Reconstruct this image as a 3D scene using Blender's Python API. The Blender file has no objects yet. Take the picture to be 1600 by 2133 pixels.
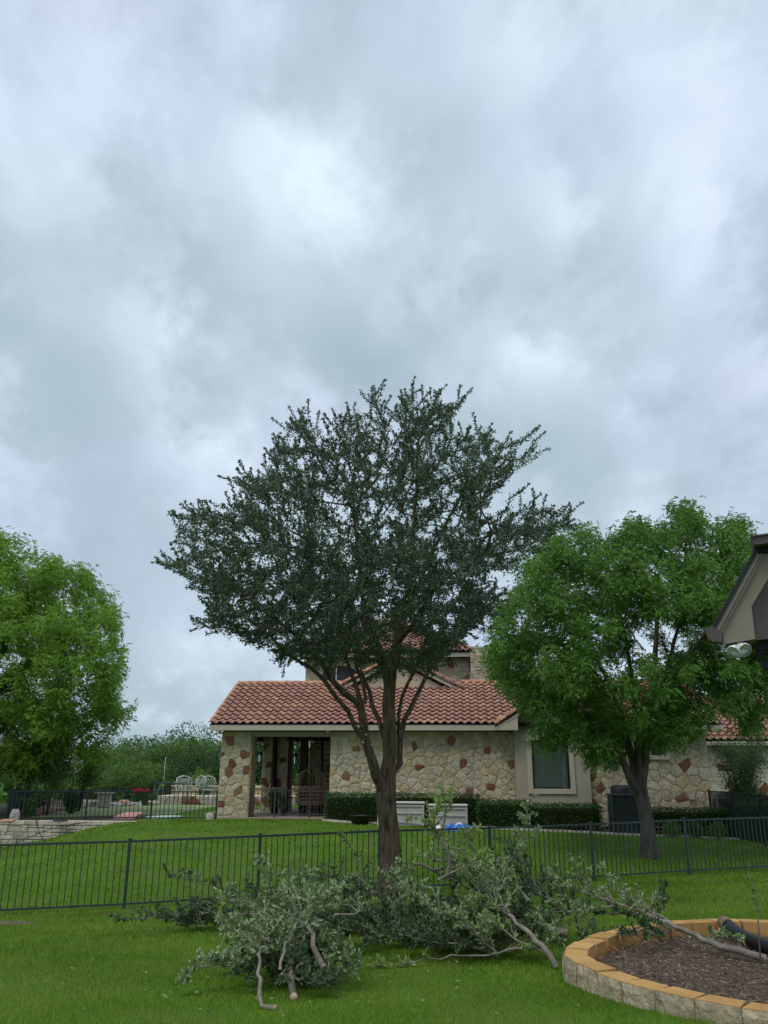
import bpy, math, random
import numpy as np
from mathutils import Vector, Matrix, noise as mnoise
from mathutils.kdtree import KDTree

# ------------------------------------------------------------------ camera, light, sky
SC = bpy.context.scene
COL = SC.collection
FPX = 1725.0
PITCH = math.radians(17.6)
ROLL = math.radians(0.3)
EYE = 1.55
cam = bpy.data.objects.new('camera', bpy.data.cameras.new('camera'))
COL.objects.link(cam)
cam.data.sensor_fit = 'VERTICAL'
cam.data.sensor_height = 24.0
cam.data.lens = 24.0 * FPX / 2133.0
cam.data.clip_start = 0.05
cam.data.clip_end = 3000
_F = Vector((0, math.cos(PITCH), math.sin(PITCH)))
_U0 = Vector((0, -math.sin(PITCH), math.cos(PITCH)))
_R0 = Vector((1, 0, 0))
_cr, _sr = math.cos(ROLL), math.sin(ROLL)
_R = _R0 * _cr + _U0 * _sr
_U = _U0 * _cr - _R0 * _sr
m = Matrix((( _R.x, _U.x, -_F.x, 0), (_R.y, _U.y, -_F.y, 0), (_R.z, _U.z, -_F.z, EYE), (0, 0, 0, 1)))
cam.matrix_world = m
SC.camera = cam
EXPOSURE = 0.36
SUN_STRENGTH, SUN_ANGLE = 1.3, 30.0
SUN_EL, SUN_AZ = 58.0, 215.0
SC.view_settings.view_transform = 'Standard'
SC.view_settings.look = 'None'
SC.view_settings.gamma = 1.0
SC.view_settings.use_curve_mapping = False
SC.view_settings.exposure = EXPOSURE
SC.cycles.max_bounces = 6
SC.cycles.transparent_max_bounces = 12
SC.cycles.diffuse_bounces = 3


def rayd(x, y):
    a = (x - 800.0) / FPX
    b = -(y - 1066.5) / FPX
    a, b = a * _cr - b * _sr, a * _sr + b * _cr
    return Vector((a, math.cos(PITCH) - b * math.sin(PITCH), math.sin(PITCH) + b * math.cos(PITCH)))


def WY(x, y, Y):
    d = rayd(x, y)
    return Vector((0, 0, EYE)) + d * (Y / d.y)


def project(P):
    """numpy (n,3) -> px, py, depth"""
    v = np.asarray(P, float) - np.array([0, 0, EYE])
    f = v[:, 1] * math.cos(PITCH) + v[:, 2] * math.sin(PITCH)
    u = -v[:, 1] * math.sin(PITCH) + v[:, 2] * math.cos(PITCH)
    f = np.where(f < 0.05, 0.05, f)
    a, b = v[:, 0] / f, u / f
    a, b = a * _cr + b * _sr, -a * _sr + b * _cr
    return 800 + a * FPX, 1066.5 - b * FPX, f


sun = bpy.data.objects.new('sun', bpy.data.lights.new('sun', 'SUN'))
COL.objects.link(sun)
sun.data.energy = SUN_STRENGTH
sun.data.angle = math.radians(SUN_ANGLE)
sun.data.color = (1.0, 0.97, 0.92)
_se, _sa = math.radians(SUN_EL), math.radians(SUN_AZ)
_sd = Vector((math.sin(_sa) * math.cos(_se), math.cos(_sa) * math.cos(_se), math.sin(_se)))
sun.rotation_euler = _sd.to_track_quat('Z', 'Y').to_euler()


def build_world():
    w = bpy.data.worlds.new('World')
    SC.world = w
    w.use_nodes = True
    nt = w.node_tree
    N, L = nt.nodes, nt.links
    N.clear()
    out = N.new('ShaderNodeOutputWorld')
    bg = N.new('ShaderNodeBackground')
    bg.inputs['Strength'].default_value = 0.1
    L.new(bg.outputs[0], out.inputs[0])
    sky = N.new('ShaderNodeTexSky')
    sky.sky_type = 'NISHITA'
    sky.sun_disc = False
    sky.sun_elevation = _se
    sky.sun_rotation = _sa
    tc = N.new('ShaderNodeTexCoord')

    def math_(op, a, b=None, c=None, clamp=False):
        n = N.new('ShaderNodeMath')
        n.operation = op
        n.use_clamp = clamp
        for i, v in enumerate((a, b, c)):
            if v is None:
                continue
            if isinstance(v, (int, float)):
                n.inputs[i].default_value = v
            else:
                L.new(v, n.inputs[i])
        return n.outputs[0]
    sep = N.new('ShaderNodeSeparateXYZ')
    L.new(tc.outputs['Generated'], sep.inputs[0])
    zc = math_('ADD', math_('MAXIMUM', sep.outputs[2], 0.0), 0.42)
    u = math_('DIVIDE', sep.outputs[0], zc)
    v = math_('DIVIDE', sep.outputs[1], zc)
    uv = N.new('ShaderNodeCombineXYZ')
    L.new(u, uv.inputs[0])
    L.new(v, uv.inputs[1])

    def nz(vec, scale, detail, rough, dist=0.0, loc=(0, 0, 0), rot=0.0, sc=(1, 1, 1)):
        mp = N.new('ShaderNodeMapping')
        mp.inputs['Location'].default_value = loc
        mp.inputs['Rotation'].default_value = (0, 0, rot)
        mp.inputs['Scale'].default_value = sc
        L.new(vec, mp.inputs[0])
        t = N.new('ShaderNodeTexNoise')
        t.inputs['Scale'].default_value = scale
        t.inputs['Detail'].default_value = detail
        t.inputs['Roughness'].default_value = rough
        t.inputs['Distortion'].default_value = dist
        L.new(mp.outputs[0], t.inputs['Vector'])
        return t.outputs[0]
    n1 = nz(uv.outputs[0], 3.0, 4.0, 0.50, 0.0, (2.3, 0.4, 0), math.radians(40), (1.0, 0.72, 1))
    n2 = nz(uv.outputs[0], 9.0, 10.0, 0.58, 0.1, (7.1, 3.4, 0), math.radians(40), (1.0, 0.75, 1))
    n3 = nz(uv.outputs[0], 2.4, 2.0, 0.4, 0.0, (1.1, 9.4, 0), 0.2, (1.0, 1.0, 1))
    dens = math_('ADD', math_('MULTIPLY', n1, 0.52), math_('MULTIPLY', n2, 0.48))

    def uvof(x, y):
        d = rayd(x, y).normalized()
        z = max(d.z, 0) + 0.42
        return np.array([d.x / z, d.y / z])
    warp = math_('MULTIPLY', math_('SUBTRACT', n2, 0.5), 4.6)
    warp2 = math_('ADD', math_('MULTIPLY', math_('SUBTRACT', n1, 0.5), 1.6), math_('MULTIPLY', math_('SUBTRACT', n2, 0.5), -2.2))
    acc = dens
    # patches of thinner (bright) and thicker (dark) cloud where the photographed sky has them
    blobs = [  # centre, axis end, half width, amount
        (630, 430, 740, 640, 75, 0.20), (520, 330, 620, 460, 80, 0.08), (1150, 450, 1230, 560, 65, 0.15),
        (1440, 430, 1400, 680, 85, 0.19), (1110, 740, 1250, 840, 55, 0.20), (830, 640, 900, 720, 70, 0.14),
        (310, 700, 420, 830, 70, 0.17), (1540, 650, 1600, 900, 110, 0.14), (380, 930, 560, 1010, 70, 0.13),
        (250, 120, 420, 260, 150, 0.08), (1050, 100, 1300, 240, 160, 0.09), (130, 430, 260, 560, 120, 0.05),
        (1270, 870, 1380, 960, 70, 0.10), (30, 220, 140, 330, 90, 0.07), (1330, 130, 1500, 300, 110, 0.07),
        (400, 590, 620, 740, 110, -0.12), (700, 730, 960, 790, 100, -0.12), (900, 300, 1040, 430, 120, -0.11),
        (80, 820, 260, 950, 130, -0.10), (250, 1420, 480, 1430, 170, -0.14), (650, 160, 800, 260, 120, -0.08),
        (1130, 960, 1400, 1010, 130, -0.08), (40, 620, 160, 700, 120, -0.07), (1000, 560, 1120, 640, 80, -0.09),
        (1290, 600, 1340, 720, 60, -0.09), (480, 840, 640, 880, 80, -0.08), (300, 330, 420, 430, 100, -0.06),
    ]
    for bx, by, ex, ey, wd, amt in blobs:
        ax = np.array([ex - bx, ey - by], float)
        ln = np.linalg.norm(ax)
        pr = np.array([-ax[1], ax[0]]) / ln * wd
        p0 = uvof(bx, by)
        A = uvof(bx + ax[0] * .5, by + ax[1] * .5) - p0
        B = uvof(bx + pr[0], by + pr[1]) - p0
        Mi = np.linalg.inv(np.array([[A[0], B[0]], [A[1], B[1]]]))
        comps = []
        for r in range(2):
            c0 = -(Mi[r, 0] * p0[0] + Mi[r, 1] * p0[1])
            comps.append(math_('ADD', math_('MULTIPLY_ADD', u, float(Mi[r, 0]), float(c0)), math_('MULTIPLY', v, float(Mi[r, 1]))))
        q1 = math_('ADD', comps[0], warp2)
        q2 = math_('ADD', comps[1], warp)
        d2 = math_('ADD', math_('MULTIPLY', q1, q1), math_('MULTIPLY', q2, q2))
        g = math_('EXPONENT', math_('MULTIPLY', d2, -0.8))
        acc = math_('MULTIPLY_ADD', g, amt * 0.85, acc)
    ramp = N.new('ShaderNodeValToRGB')
    e = ramp.color_ramp.elements
    e[0].position = 0.30
    e[0].color = (0.315, 0.41, 0.475, 1)
    e[1].position = 0.78
    e[1].color = (0.66, 0.76, 0.83, 1)
    for p, c in ((0.42, (0.375, 0.465, 0.535)), (0.52, (0.45, 0.54, 0.63)), (0.62, (0.535, 0.635, 0.725))):
        k = ramp.color_ramp.elements.new(p)
        k.color = (*c, 1)
    L.new(acc, ramp.inputs[0])
    # slightly warmer violet and cooler green drifts as in the photograph
    tint = N.new('ShaderNodeValToRGB')
    te = tint.color_ramp.elements
    te[0].position, te[1].position = 0.38, 0.62
    te[0].color = (0.985, 1.005, 0.99, 1)
    te[1].color = (1.03, 0.99, 1.055, 1)
    L.new(n3, tint.inputs[0])
    mul = N.new('ShaderNodeMix')
    mul.data_type = 'RGBA'
    mul.blend_type = 'MULTIPLY'
    mul.inputs[0].default_value = 1.0
    L.new(ramp.outputs[0], mul.inputs[6])
    L.new(tint.outputs[0], mul.inputs[7])
    sc_ = N.new('ShaderNodeMix')
    sc_.data_type = 'RGBA'
    sc_.blend_type = 'MULTIPLY'
    sc_.inputs[0].default_value = 1.0
    L.new(mul.outputs[2], sc_.inputs[6])
    sc_.inputs[7].default_value = (10, 10, 10, 1)
    mx = N.new('ShaderNodeMix')
    mx.data_type = 'RGBA'
    mx.inputs[0].default_value = 0.96
    L.new(sky.outputs[0], mx.inputs[6])
    L.new(sc_.outputs[2], mx.inputs[7])
    L.new(mx.outputs[2], bg.inputs[0])


build_world()

# ------------------------------------------------------------------ helpers
RND = random.Random(7)
NR = np.random.default_rng(11)


def tag(o, label=None, cat=None, group=None, kind=None):
    if label:
        o['label'] = label
    if cat:
        o['category'] = cat
    if group:
        o['group'] = group
    if kind:
        o['kind'] = kind
    return o


def empty(name, loc=(0, 0, 0), rz=0.0, parent=None, **kw):
    o = bpy.data.objects.new(name, None)
    COL.objects.link(o)
    o.empty_display_size = 0.1
    o.location = loc
    o.rotation_euler = (0, 0, rz)
    o.parent = parent
    return tag(o, **kw)


def addobj(name, me, parent=None, loc=None, rot=None, scale=None):
    o = bpy.data.objects.new(name, me)
    COL.objects.link(o)
    o.parent = parent
    if loc is not None:
        o.location = loc
    if rot is not None:
        o.rotation_euler = rot
    if scale is not None:
        o.scale = scale
    return o


def copytree(o, parent=None, **kw):
    c = o.copy()
    COL.objects.link(c)
    c.parent = parent
    for ch in list(o.children):
        copytree(ch, c)
    return tag(c, **kw)


class MB:
    """collects simple shapes into one mesh"""

    def __init__(s):
        s.v, s.f, s.sm = [], [], []

    def add(s, vs, fs, smooth=False):
        n = len(s.v)
        s.v += [tuple(p) for p in vs]
        s.f += [tuple(i + n for i in f) for f in fs]
        s.sm += [smooth] * len(fs)
        return s

    def box(s, x0, x1, y0, y1, z0, z1, rz=0.0, bev=0.0):
        b = bev
        if b > 0:
            # chamfered box: 3 rings of faces, 24 vertices
            vs, fs = [], []
            for sx in (0, 1):
                for sy in (0, 1):
                    for sz in (0, 1):
                        X, Y, Z = (x0, x1)[sx], (y0, y1)[sy], (z0, z1)[sz]
                        dx, dy, dz = (b, -b)[sx], (b, -b)[sy], (b, -b)[sz]
                        vs += [(X, Y + dy, Z + dz), (X + dx, Y, Z + dz), (X + dx, Y + dy, Z)]

            def q(sx, sy, sz, k):
                return (sx * 4 + sy * 2 + sz) * 3 + k
            fs += [(q(0, 0, 0, 0), q(0, 0, 1, 0), q(0, 1, 1, 0), q(0, 1, 0, 0)), (q(1, 0, 0, 0), q(1, 1, 0, 0), q(1, 1, 1, 0), q(1, 0, 1, 0)),
                   (q(0, 0, 0, 1), q(1, 0, 0, 1), q(1, 0, 1, 1), q(0, 0, 1, 1)), (q(0, 1, 0, 1), q(0, 1, 1, 1), q(1, 1, 1, 1), q(1, 1, 0, 1)),
                   (q(0, 0, 0, 2), q(0, 1, 0, 2), q(1, 1, 0, 2), q(1, 0, 0, 2)), (q(0, 0, 1, 2), q(1, 0, 1, 2), q(1, 1, 1, 2), q(0, 1, 1, 2))]
            for sx in (0, 1):
                for sy in (0, 1):
                    fs.append((q(sx, sy, 0, 0), q(sx, sy, 1, 0), q(sx, sy, 1, 1), q(sx, sy, 0, 1)))
            for sx in (0, 1):
                for sz in (0, 1):
                    fs.append((q(sx, 0, sz, 0), q(sx, 1, sz, 0), q(sx, 1, sz, 2), q(sx, 0, sz, 2)))
            for sy in (0, 1):
                for sz in (0, 1):
                    fs.append((q(0, sy, sz, 1), q(1, sy, sz, 1), q(1, sy, sz, 2), q(0, sy, sz, 2)))
            for sx in (0, 1):
                for sy in (0, 1):
                    for sz in (0, 1):
                        fs.append((q(sx, sy, sz, 0), q(sx, sy, sz, 1), q(sx, sy, sz, 2)))
        else:
            vs = [(x0, y0, z0), (x1, y0, z0), (x1, y1, z0), (x0, y1, z0), (x0, y0, z1), (x1, y0, z1), (x1, y1, z1), (x0, y1, z1)]
            fs = [(0, 3, 2, 1), (4, 5, 6, 7), (0, 1, 5, 4), (1, 2, 6, 5), (2, 3, 7, 6), (3, 0, 4, 7)]
        if rz:
            cx, cy = (x0 + x1) / 2, (y0 + y1) / 2
            c, sn = math.cos(rz), math.sin(rz)
            vs = [(cx + (x - cx) * c - (y - cy) * sn, cy + (x - cx) * sn + (y - cy) * c, z) for x, y, z in vs]
        return s.add(vs, fs)

    def tube(s, pts, r, n=8, caps=True, smooth=True):
        pts = [Vector(p) for p in pts]
        if not isinstance(r, (list, tuple)):
            r = [r] * len(pts)
        vs, fs = [], []
        up = None
        for i, p in enumerate(pts):
            t = (pts[min(i + 1, len(pts) - 1)] - pts[max(i - 1, 0)])
            t = t.normalized() if t.length > 1e-9 else Vector((0, 0, 1))
            if up is None:
                up = t.orthogonal().normalized()
            up = (up - t * up.dot(t))
            up = up.normalized() if up.length > 1e-6 else t.orthogonal().normalized()
            b = t.cross(up)
            for k in range(n):
                a = 2 * math.pi * k / n
                vs.append(p + (up * math.cos(a) + b * math.sin(a)) * r[i])
        for i in range(len(pts) - 1):
            for k in range(n):
                a0, a1 = i * n + k, i * n + (k + 1) % n
                fs.append((a0, a1, a1 + n, a0 + n))
        s.add(vs, fs, smooth)
        if caps:
            m0 = len(vs)
            s.f += [tuple(len(s.v) - m0 + k for k in reversed(range(n))), tuple(len(s.v) - n + k for k in range(n))]
            s.sm += [False, False]
        return s

    def prism(s, poly, d):
        """poly: list of 3D points, extruded by vector d"""
        d = Vector(d)
        P = [Vector(p) for p in poly]
        n = len(P)
        fs = [tuple(range(n)), tuple(reversed(range(n, 2 * n)))]
        for i in range(n):
            j = (i + 1) % n
            fs.append((i, i + n, j + n, j))
        return s.add(P + [p + d for p in P], fs)

    def lathe(s, prof, n=16, c=(0, 0, 0), smooth=True):
        vs, fs = [], []
        for r, z in prof:
            for k in range(n):
                a = 2 * math.pi * k / n
                vs.append((c[0] + r * math.cos(a), c[1] + r * math.sin(a), c[2] + z))
        for i in range(len(prof) - 1):
            for k in range(n):
                a0, a1 = i * n + k, i * n + (k + 1) % n
                fs.append((a0, a1, a1 + n, a0 + n))
        return s.add(vs, fs, smooth)

    def xf(s, M):
        s.v = [tuple(M @ Vector(p)) for p in s.v]
        return s

    def mesh(s, name, mat):
        me = bpy.data.meshes.new(name)
        me.from_pydata(s.v, [], s.f)
        me.polygons.foreach_set('use_smooth', s.sm)
        if mat:
            me.materials.append(mat)
        import bmesh
        bm = bmesh.new()
        bm.from_mesh(me)
        bmesh.ops.recalc_face_normals(bm, faces=bm.faces)
        bm.to_mesh(me)
        bm.free()
        return me

    def build(s, name, mat, parent=None, **kw):
        return addobj(name, s.mesh(name, mat), parent, **kw)


def npmesh(name, V, Fa, mat, smooth=False):
    """V (n,3); Fa (m,k) equal-sized faces"""
    me = bpy.data.meshes.new(name)
    V = np.ascontiguousarray(V, dtype=np.float32)
    Fa = np.ascontiguousarray(Fa, dtype=np.int32)
    k = Fa.shape[1]
    me.vertices.add(len(V))
    me.vertices.foreach_set('co', V.ravel())
    me.loops.add(Fa.size)
    me.loops.foreach_set('vertex_index', Fa.ravel())
    me.polygons.add(len(Fa))
    me.polygons.foreach_set('loop_start', np.arange(0, Fa.size, k, dtype=np.int32))
    me.polygons.foreach_set('loop_total', np.full(len(Fa), k, dtype=np.int32))
    me.polygons.foreach_set('use_smooth', np.full(len(Fa), smooth))
    me.update(calc_edges=True)
    if mat:
        me.materials.append(mat)
    return me


# ------------------------------------------------------------------ materials
def mat(name, pal, rough=0.8, var=0.15, scale=6.0, bump=0.0, bscale=None, bdist=0.01, spec=0.3, metallic=0.0,
        island=True, coord='Object', stretch=(1, 1, 1), trans=0.0, back=None, sharp=False, blotch=None, bscale2=1.2, var2=None):
    """palette picked by random per object and island, modulated by noise; optional bump and leaf translucency"""
    mt = bpy.data.materials.new(name)
    mt.use_nodes = True
    nt = mt.node_tree
    N, L = nt.nodes, nt.links
    N.clear()
    out = N.new('ShaderNodeOutputMaterial')
    bs = N.new('ShaderNodeBsdfPrincipled')
    bs.inputs['Roughness'].default_value = rough
    bs.inputs['Metallic'].default_value = metallic
    bs.inputs['Specular IOR Level'].default_value = spec

    def math_(op, a, b=None, c=None):
        n = N.new('ShaderNodeMath')
        n.operation = op
        for i, v in enumerate((a, b, c)):
            if v is None:
                continue
            if isinstance(v, (int, float)):
                n.inputs[i].default_value = v
            else:
                L.new(v, n.inputs[i])
        return n.outputs[0]
    oi = N.new('ShaderNodeObjectInfo')
    rnd = oi.outputs['Random']
    if island:
        ge = N.new('ShaderNodeNewGeometry')
        rnd = math_('FRACT', math_('ADD', rnd, ge.outputs['Random Per Island']))
    ramp = N.new('ShaderNodeValToRGB')
    els = ramp.color_ramp.elements
    ramp.color_ramp.interpolation = 'CONSTANT' if sharp else 'LINEAR'
    pal = [tuple(c) for c in pal]
    els[0].position = 0
    els[0].color = (*pal[0], 1)
    if len(pal) == 1:
        els.remove(els[1])
    else:
        if sharp:
            els[1].position = 1.0 / len(pal)
            els[1].color = (*pal[1], 1)
            for i in range(2, len(pal)):
                els.new(i / len(pal)).color = (*pal[i], 1)
        else:
            els[1].position = 1.0
            els[1].color = (*pal[-1], 1)
            for i in range(1, len(pal) - 1):
                els.new(i / (len(pal) - 1)).color = (*pal[i], 1)
    L.new(rnd, ramp.inputs[0])
    if coord == 'World':
        g2 = N.new('ShaderNodeNewGeometry')
        vec = g2.outputs['Position']
    else:
        tc = N.new('ShaderNodeTexCoord')
        vec = tc.outputs[coord]
    mp = N.new('ShaderNodeMapping')
    mp.inputs['Scale'].default_value = stretch
    L.new(vec, mp.inputs[0])
    if coord != 'World':
        cb = N.new('ShaderNodeCombineXYZ')
        L.new(math_('MULTIPLY', rnd, 37.0), cb.inputs[0])
        L.new(math_('MULTIPLY', rnd, 91.0), cb.inputs[1])
        L.new(cb.outputs[0], mp.inputs['Location'])
    tn = N.new('ShaderNodeTexNoise')
    tn.inputs['Scale'].default_value = scale
    tn.inputs['Detail'].default_value = 5
    tn.inputs['Roughness'].default_value = 0.6
    L.new(mp.outputs[0], tn.inputs['Vector'])
    fac = N.new('ShaderNodeMapRange')
    fac.inputs[1].default_value = 0.3
    fac.inputs[2].default_value = 0.7
    fac.inputs[3].default_value = 1 - var
    fac.inputs[4].default_value = 1 + var
    fac.clamp = False
    L.new(tn.outputs[0], fac.inputs[0])
    mul = N.new('ShaderNodeMix')
    mul.data_type = 'RGBA'
    mul.blend_type = 'MULTIPLY'
    mul.inputs[0].default_value = 1
    L.new(ramp.outputs[0], mul.inputs[6])
    L.new(fac.outputs[0], mul.inputs[7])
    colr = mul.outputs[2]
    if blotch is not None:
        t2 = N.new('ShaderNodeTexNoise')
        t2.inputs['Scale'].default_value = bscale2
        t2.inputs['Detail'].default_value = 4
        L.new(mp.outputs[0], t2.inputs['Vector'])
        mr = N.new('ShaderNodeMapRange')
        mr.inputs[1].default_value = 0.45
        mr.inputs[2].default_value = 0.68
        mr.inputs[3].default_value = 0
        mr.inputs[4].default_value = var2 if var2 is not None else 0.8
        L.new(t2.outputs[0], mr.inputs[0])
        bm = N.new('ShaderNodeMix')
        bm.data_type = 'RGBA'
        L.new(mr.outputs[0], bm.inputs[0])
        L.new(colr, bm.inputs[6])
        bm.inputs[7].default_value = (*blotch, 1)
        colr = bm.outputs[2]
    if back is not None:
        g3 = N.new('ShaderNodeNewGeometry')
        bk = N.new('ShaderNodeMix')
        bk.data_type = 'RGBA'
        L.new(g3.outputs['Backfacing'], bk.inputs[0])
        L.new(colr, bk.inputs[6])
        bk.inputs[7].default_value = (*back, 1)
        colr = bk.outputs[2]
    L.new(colr, bs.inputs['Base Color'])
    if bump > 0:
        tb = N.new('ShaderNodeTexNoise')
        tb.inputs['Scale'].default_value = bscale or scale * 3
        tb.inputs['Detail'].default_value = 6
        tb.inputs['Roughness'].default_value = 0.65
        L.new(mp.outputs[0], tb.inputs['Vector'])
        bp = N.new('ShaderNodeBump')
        bp.inputs['Strength'].default_value = bump
        bp.inputs['Distance'].default_value = bdist
        L.new(tb.outputs[0], bp.inputs['Height'])
        L.new(bp.outputs[0], bs.inputs['Normal'])
    if trans > 0:
        tl = N.new('ShaderNodeBsdfTranslucent')
        tm = N.new('ShaderNodeMix')
        tm.data_type = 'RGBA'
        tm.blend_type = 'MULTIPLY'
        tm.inputs[0].default_value = 1
        L.new(colr, tm.inputs[6])
        tm.inputs[7].default_value = (1.5, 1.7, 0.7, 1)
        L.new(tm.outputs[2], tl.inputs[0])
        ms = N.new('ShaderNodeMixShader')
        ms.inputs[0].default_value = trans
        L.new(bs.outputs[0], ms.inputs[1])
        L.new(tl.outputs[0], ms.inputs[2])
        L.new(ms.outputs[0], out.inputs[0])
    else:
        L.new(bs.outputs[0], out.inputs[0])
    return mt


M = {}
M['lawn'] = mat('lawn_ground', [(0.070, 0.150, 0.012)], 0.95, 0.22, 0.9, 0.5, 40, 0.03, 0.1, False, coord='World', blotch=(0.085, 0.115, 0.03), bscale2=0.45, var2=0.5, island=False)
M['blade'] = mat('grass_blade', [(0.060, 0.130, 0.006), (0.105, 0.21, 0.009), (0.155, 0.265, 0.014), (0.25, 0.29, 0.06)], 0.7, 0.38, 0.55, coord='World', trans=0.25, spec=0.25,
                 blotch=(0.23, 0.22, 0.07), bscale2=0.9, var2=0.5)
M['mulch'] = mat('mulch', [(0.11, 0.085, 0.062)], 0.95, 0.5, 25, 0.8, 60, 0.02, 0.1, island=False, coord='World')
M['chip'] = mat('bark_chip', [(0.10, 0.066, 0.048), (0.17, 0.115, 0.085), (0.25, 0.18, 0.135), (0.44, 0.35, 0.27), (0.07, 0.048, 0.036), (0.15, 0.105, 0.08)], 0.9, 0.3, 20, coord='World')
M['soil'] = mat('soil', [(0.06, 0.05, 0.035)], 0.95, 0.5, 8, 0.6, 30, 0.03, 0.1, island=False, coord='World', blotch=(0.04, 0.07, 0.02))
M['turf_green'] = mat('putting_turf', [(0.21, 0.27, 0.11)], 0.95, 0.07, 1.2, island=False, coord='World')
M['stone'] = mat('limestone', [(0.48, 0.41, 0.265), (0.54, 0.48, 0.34), (0.47, 0.42, 0.30), (0.52, 0.43, 0.255), (0.57, 0.50, 0.355), (0.44, 0.39, 0.28), (0.53, 0.46, 0.31), (0.48, 0.385, 0.215), (0.50, 0.46, 0.35), (0.55, 0.48, 0.33), (0.49, 0.43, 0.29)],
                 0.9, 0.20, 7, 1.0, 14, 0.07, 0.2, sharp=True, blotch=(0.33, 0.24, 0.12), bscale2=5, var2=0.28)
M['stone_rust'] = mat('ironstone', [(0.15, 0.055, 0.03), (0.19, 0.085, 0.045), (0.21, 0.11, 0.055), (0.16, 0.06, 0.035)], 0.85, 0.22, 8, 0.6, 20, 0.02, 0.2)
M['stone_pale'] = mat('pale_limestone', [(0.60, 0.55, 0.43), (0.66, 0.62, 0.50), (0.56, 0.50, 0.38)], 0.9, 0.12, 7, 0.8, 14, 0.03, 0.2)
M['mortar'] = mat('mortar', [(0.56, 0.50, 0.38)], 0.95, 0.12, 12, 0.4, 60, 0.01, 0.1, island=False)
M['mortar_dark'] = mat('dark_joint', [(0.09, 0.08, 0.065)], 0.95, 0.3, 12, island=False)  # dark joint colour behind the retaining and ledge stones
M['ledge'] = mat('ledgestone', [(0.50, 0.42, 0.31), (0.58, 0.50, 0.38), (0.42, 0.33, 0.23), (0.36, 0.26, 0.18)], 0.9, 0.15, 9, 0.7, 25, 0.02, 0.2)
M['retain'] = mat('retaining_stone', [(0.46, 0.41, 0.32), (0.53, 0.48, 0.39), (0.39, 0.35, 0.28), (0.55, 0.50, 0.39), (0.47, 0.41, 0.31)], 0.9, 0.25, 6, 1.0, 12, 0.03, 0.2)
M['tile'] = mat('terracotta_tile', [(0.41, 0.205, 0.145), (0.36, 0.18, 0.145), (0.47, 0.27, 0.185), (0.37, 0.19, 0.15), (0.44, 0.235, 0.17), (0.32, 0.16, 0.135), (0.50, 0.295, 0.20), (0.40, 0.195, 0.135)],
                0.75, 0.16, 5, 0.3, 40, 0.005, 0.3, sharp=False, blotch=(0.19, 0.10, 0.085), bscale2=2.5, var2=0.35)
M['cap'] = mat('ridge_cap_tile', [(0.42, 0.19, 0.12), (0.50, 0.28, 0.17), (0.37, 0.17, 0.125), (0.46, 0.23, 0.145)], 0.75, 0.15, 5, 0.3, 40, 0.005, 0.3)
M['deck'] = mat('roof_underlay', [(0.03, 0.022, 0.02)], 0.95, island=False)
M['fascia'] = mat('fascia_paint', [(0.44, 0.395, 0.315)], 0.7, 0.05, 3, 0.1, 40, 0.003, island=False)
M['stucco'] = mat('stucco', [(0.34, 0.305, 0.24)], 0.95, 0.07, 1.5, 0.5, 60, 0.01, 0.1, island=False)
M['stucco_light'] = mat('gable_stucco', [(0.45, 0.38, 0.27)], 0.95, 0.06, 1.5, 0.4, 60, 0.01, 0.1, island=False)
M['trim'] = mat('window_trim', [(0.40, 0.36, 0.285)], 0.85, 0.05, 2, 0.2, 60, 0.005, island=False)
M['dark_wood'] = mat('dark_stained_wood', [(0.045, 0.022, 0.015)], 0.7, 0.3, 3, 0.3, 20, 0.005, stretch=(1, 1, .15), island=False)
M['brown_wood'] = mat('red_brown_wood', [(0.085, 0.035, 0.022)], 0.7, 0.3, 3, 0.3, 20, 0.005, stretch=(1, 1, .15), island=False)
M['iron'] = mat('black_iron', [(0.014, 0.016, 0.018)], 0.5, 0.2, 10, island=False, spec=0.4)
M['fence'] = mat('fence_paint', [(0.028, 0.042, 0.042)], 0.5, 0.15, 10, island=False, spec=0.4)
M['fence_dark'] = mat('far_fence_paint', [(0.012, 0.022, 0.022)], 0.6, 0.15, 10, island=False, spec=0.3)
M['railing'] = mat('railing_paint', [(0.05, 0.045, 0.048)], 0.5, 0.15, 10, island=False)
M['slab'] = mat('patio_slab', [(0.33, 0.285, 0.235)], 0.85, 0.12, 2, 0.2, 30, 0.005, island=False)
M['slab_edge'] = mat('patio_edge_brick', [(0.22, 0.10, 0.075), (0.26, 0.13, 0.10)], 0.9, 0.2, 8)
M['curb'] = mat('curb_concrete', [(0.42, 0.38, 0.32), (0.50, 0.46, 0.40)], 0.95, 0.2, 6, 0.5, 30, 0.01)
M['bark'] = mat('oak_bark', [(0.120, 0.094, 0.068)], 0.95, 0.75, 22, 1.0, 34, 0.06, 0.1, stretch=(1, 1, .16), island=False, blotch=(0.17, 0.115, 0.05), bscale2=2.2, var2=0.45)
M['bark_ash'] = mat('ash_bark', [(0.11, 0.095, 0.078)], 0.95, 0.5, 9, 1.0, 16, 0.05, 0.1, stretch=(1, 1, .25), island=False)
M['bark_cut'] = mat('young_oak_bark', [(0.20, 0.18, 0.145), (0.15, 0.13, 0.105), (0.27, 0.25, 0.205)], 0.9, 0.35, 14, 0.6, 40, 0.01, 0.15, stretch=(1, 1, 1), blotch=(0.33, 0.31, 0.27), bscale2=8, var2=0.5)
M['cutwood'] = mat('fresh_cut_wood', [(0.48, 0.37, 0.23)], 0.8, 0.15, 20, island=False)
M['leaf_oak'] = mat('oak_leaf', [(0.030, 0.066, 0.030), (0.048, 0.094, 0.046), (0.075, 0.128, 0.068), (0.040, 0.080, 0.028)], 0.5, 0.25, 0.9, trans=0.12, spec=0.45, back=(0.10, 0.14, 0.09), coord='World')
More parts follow.
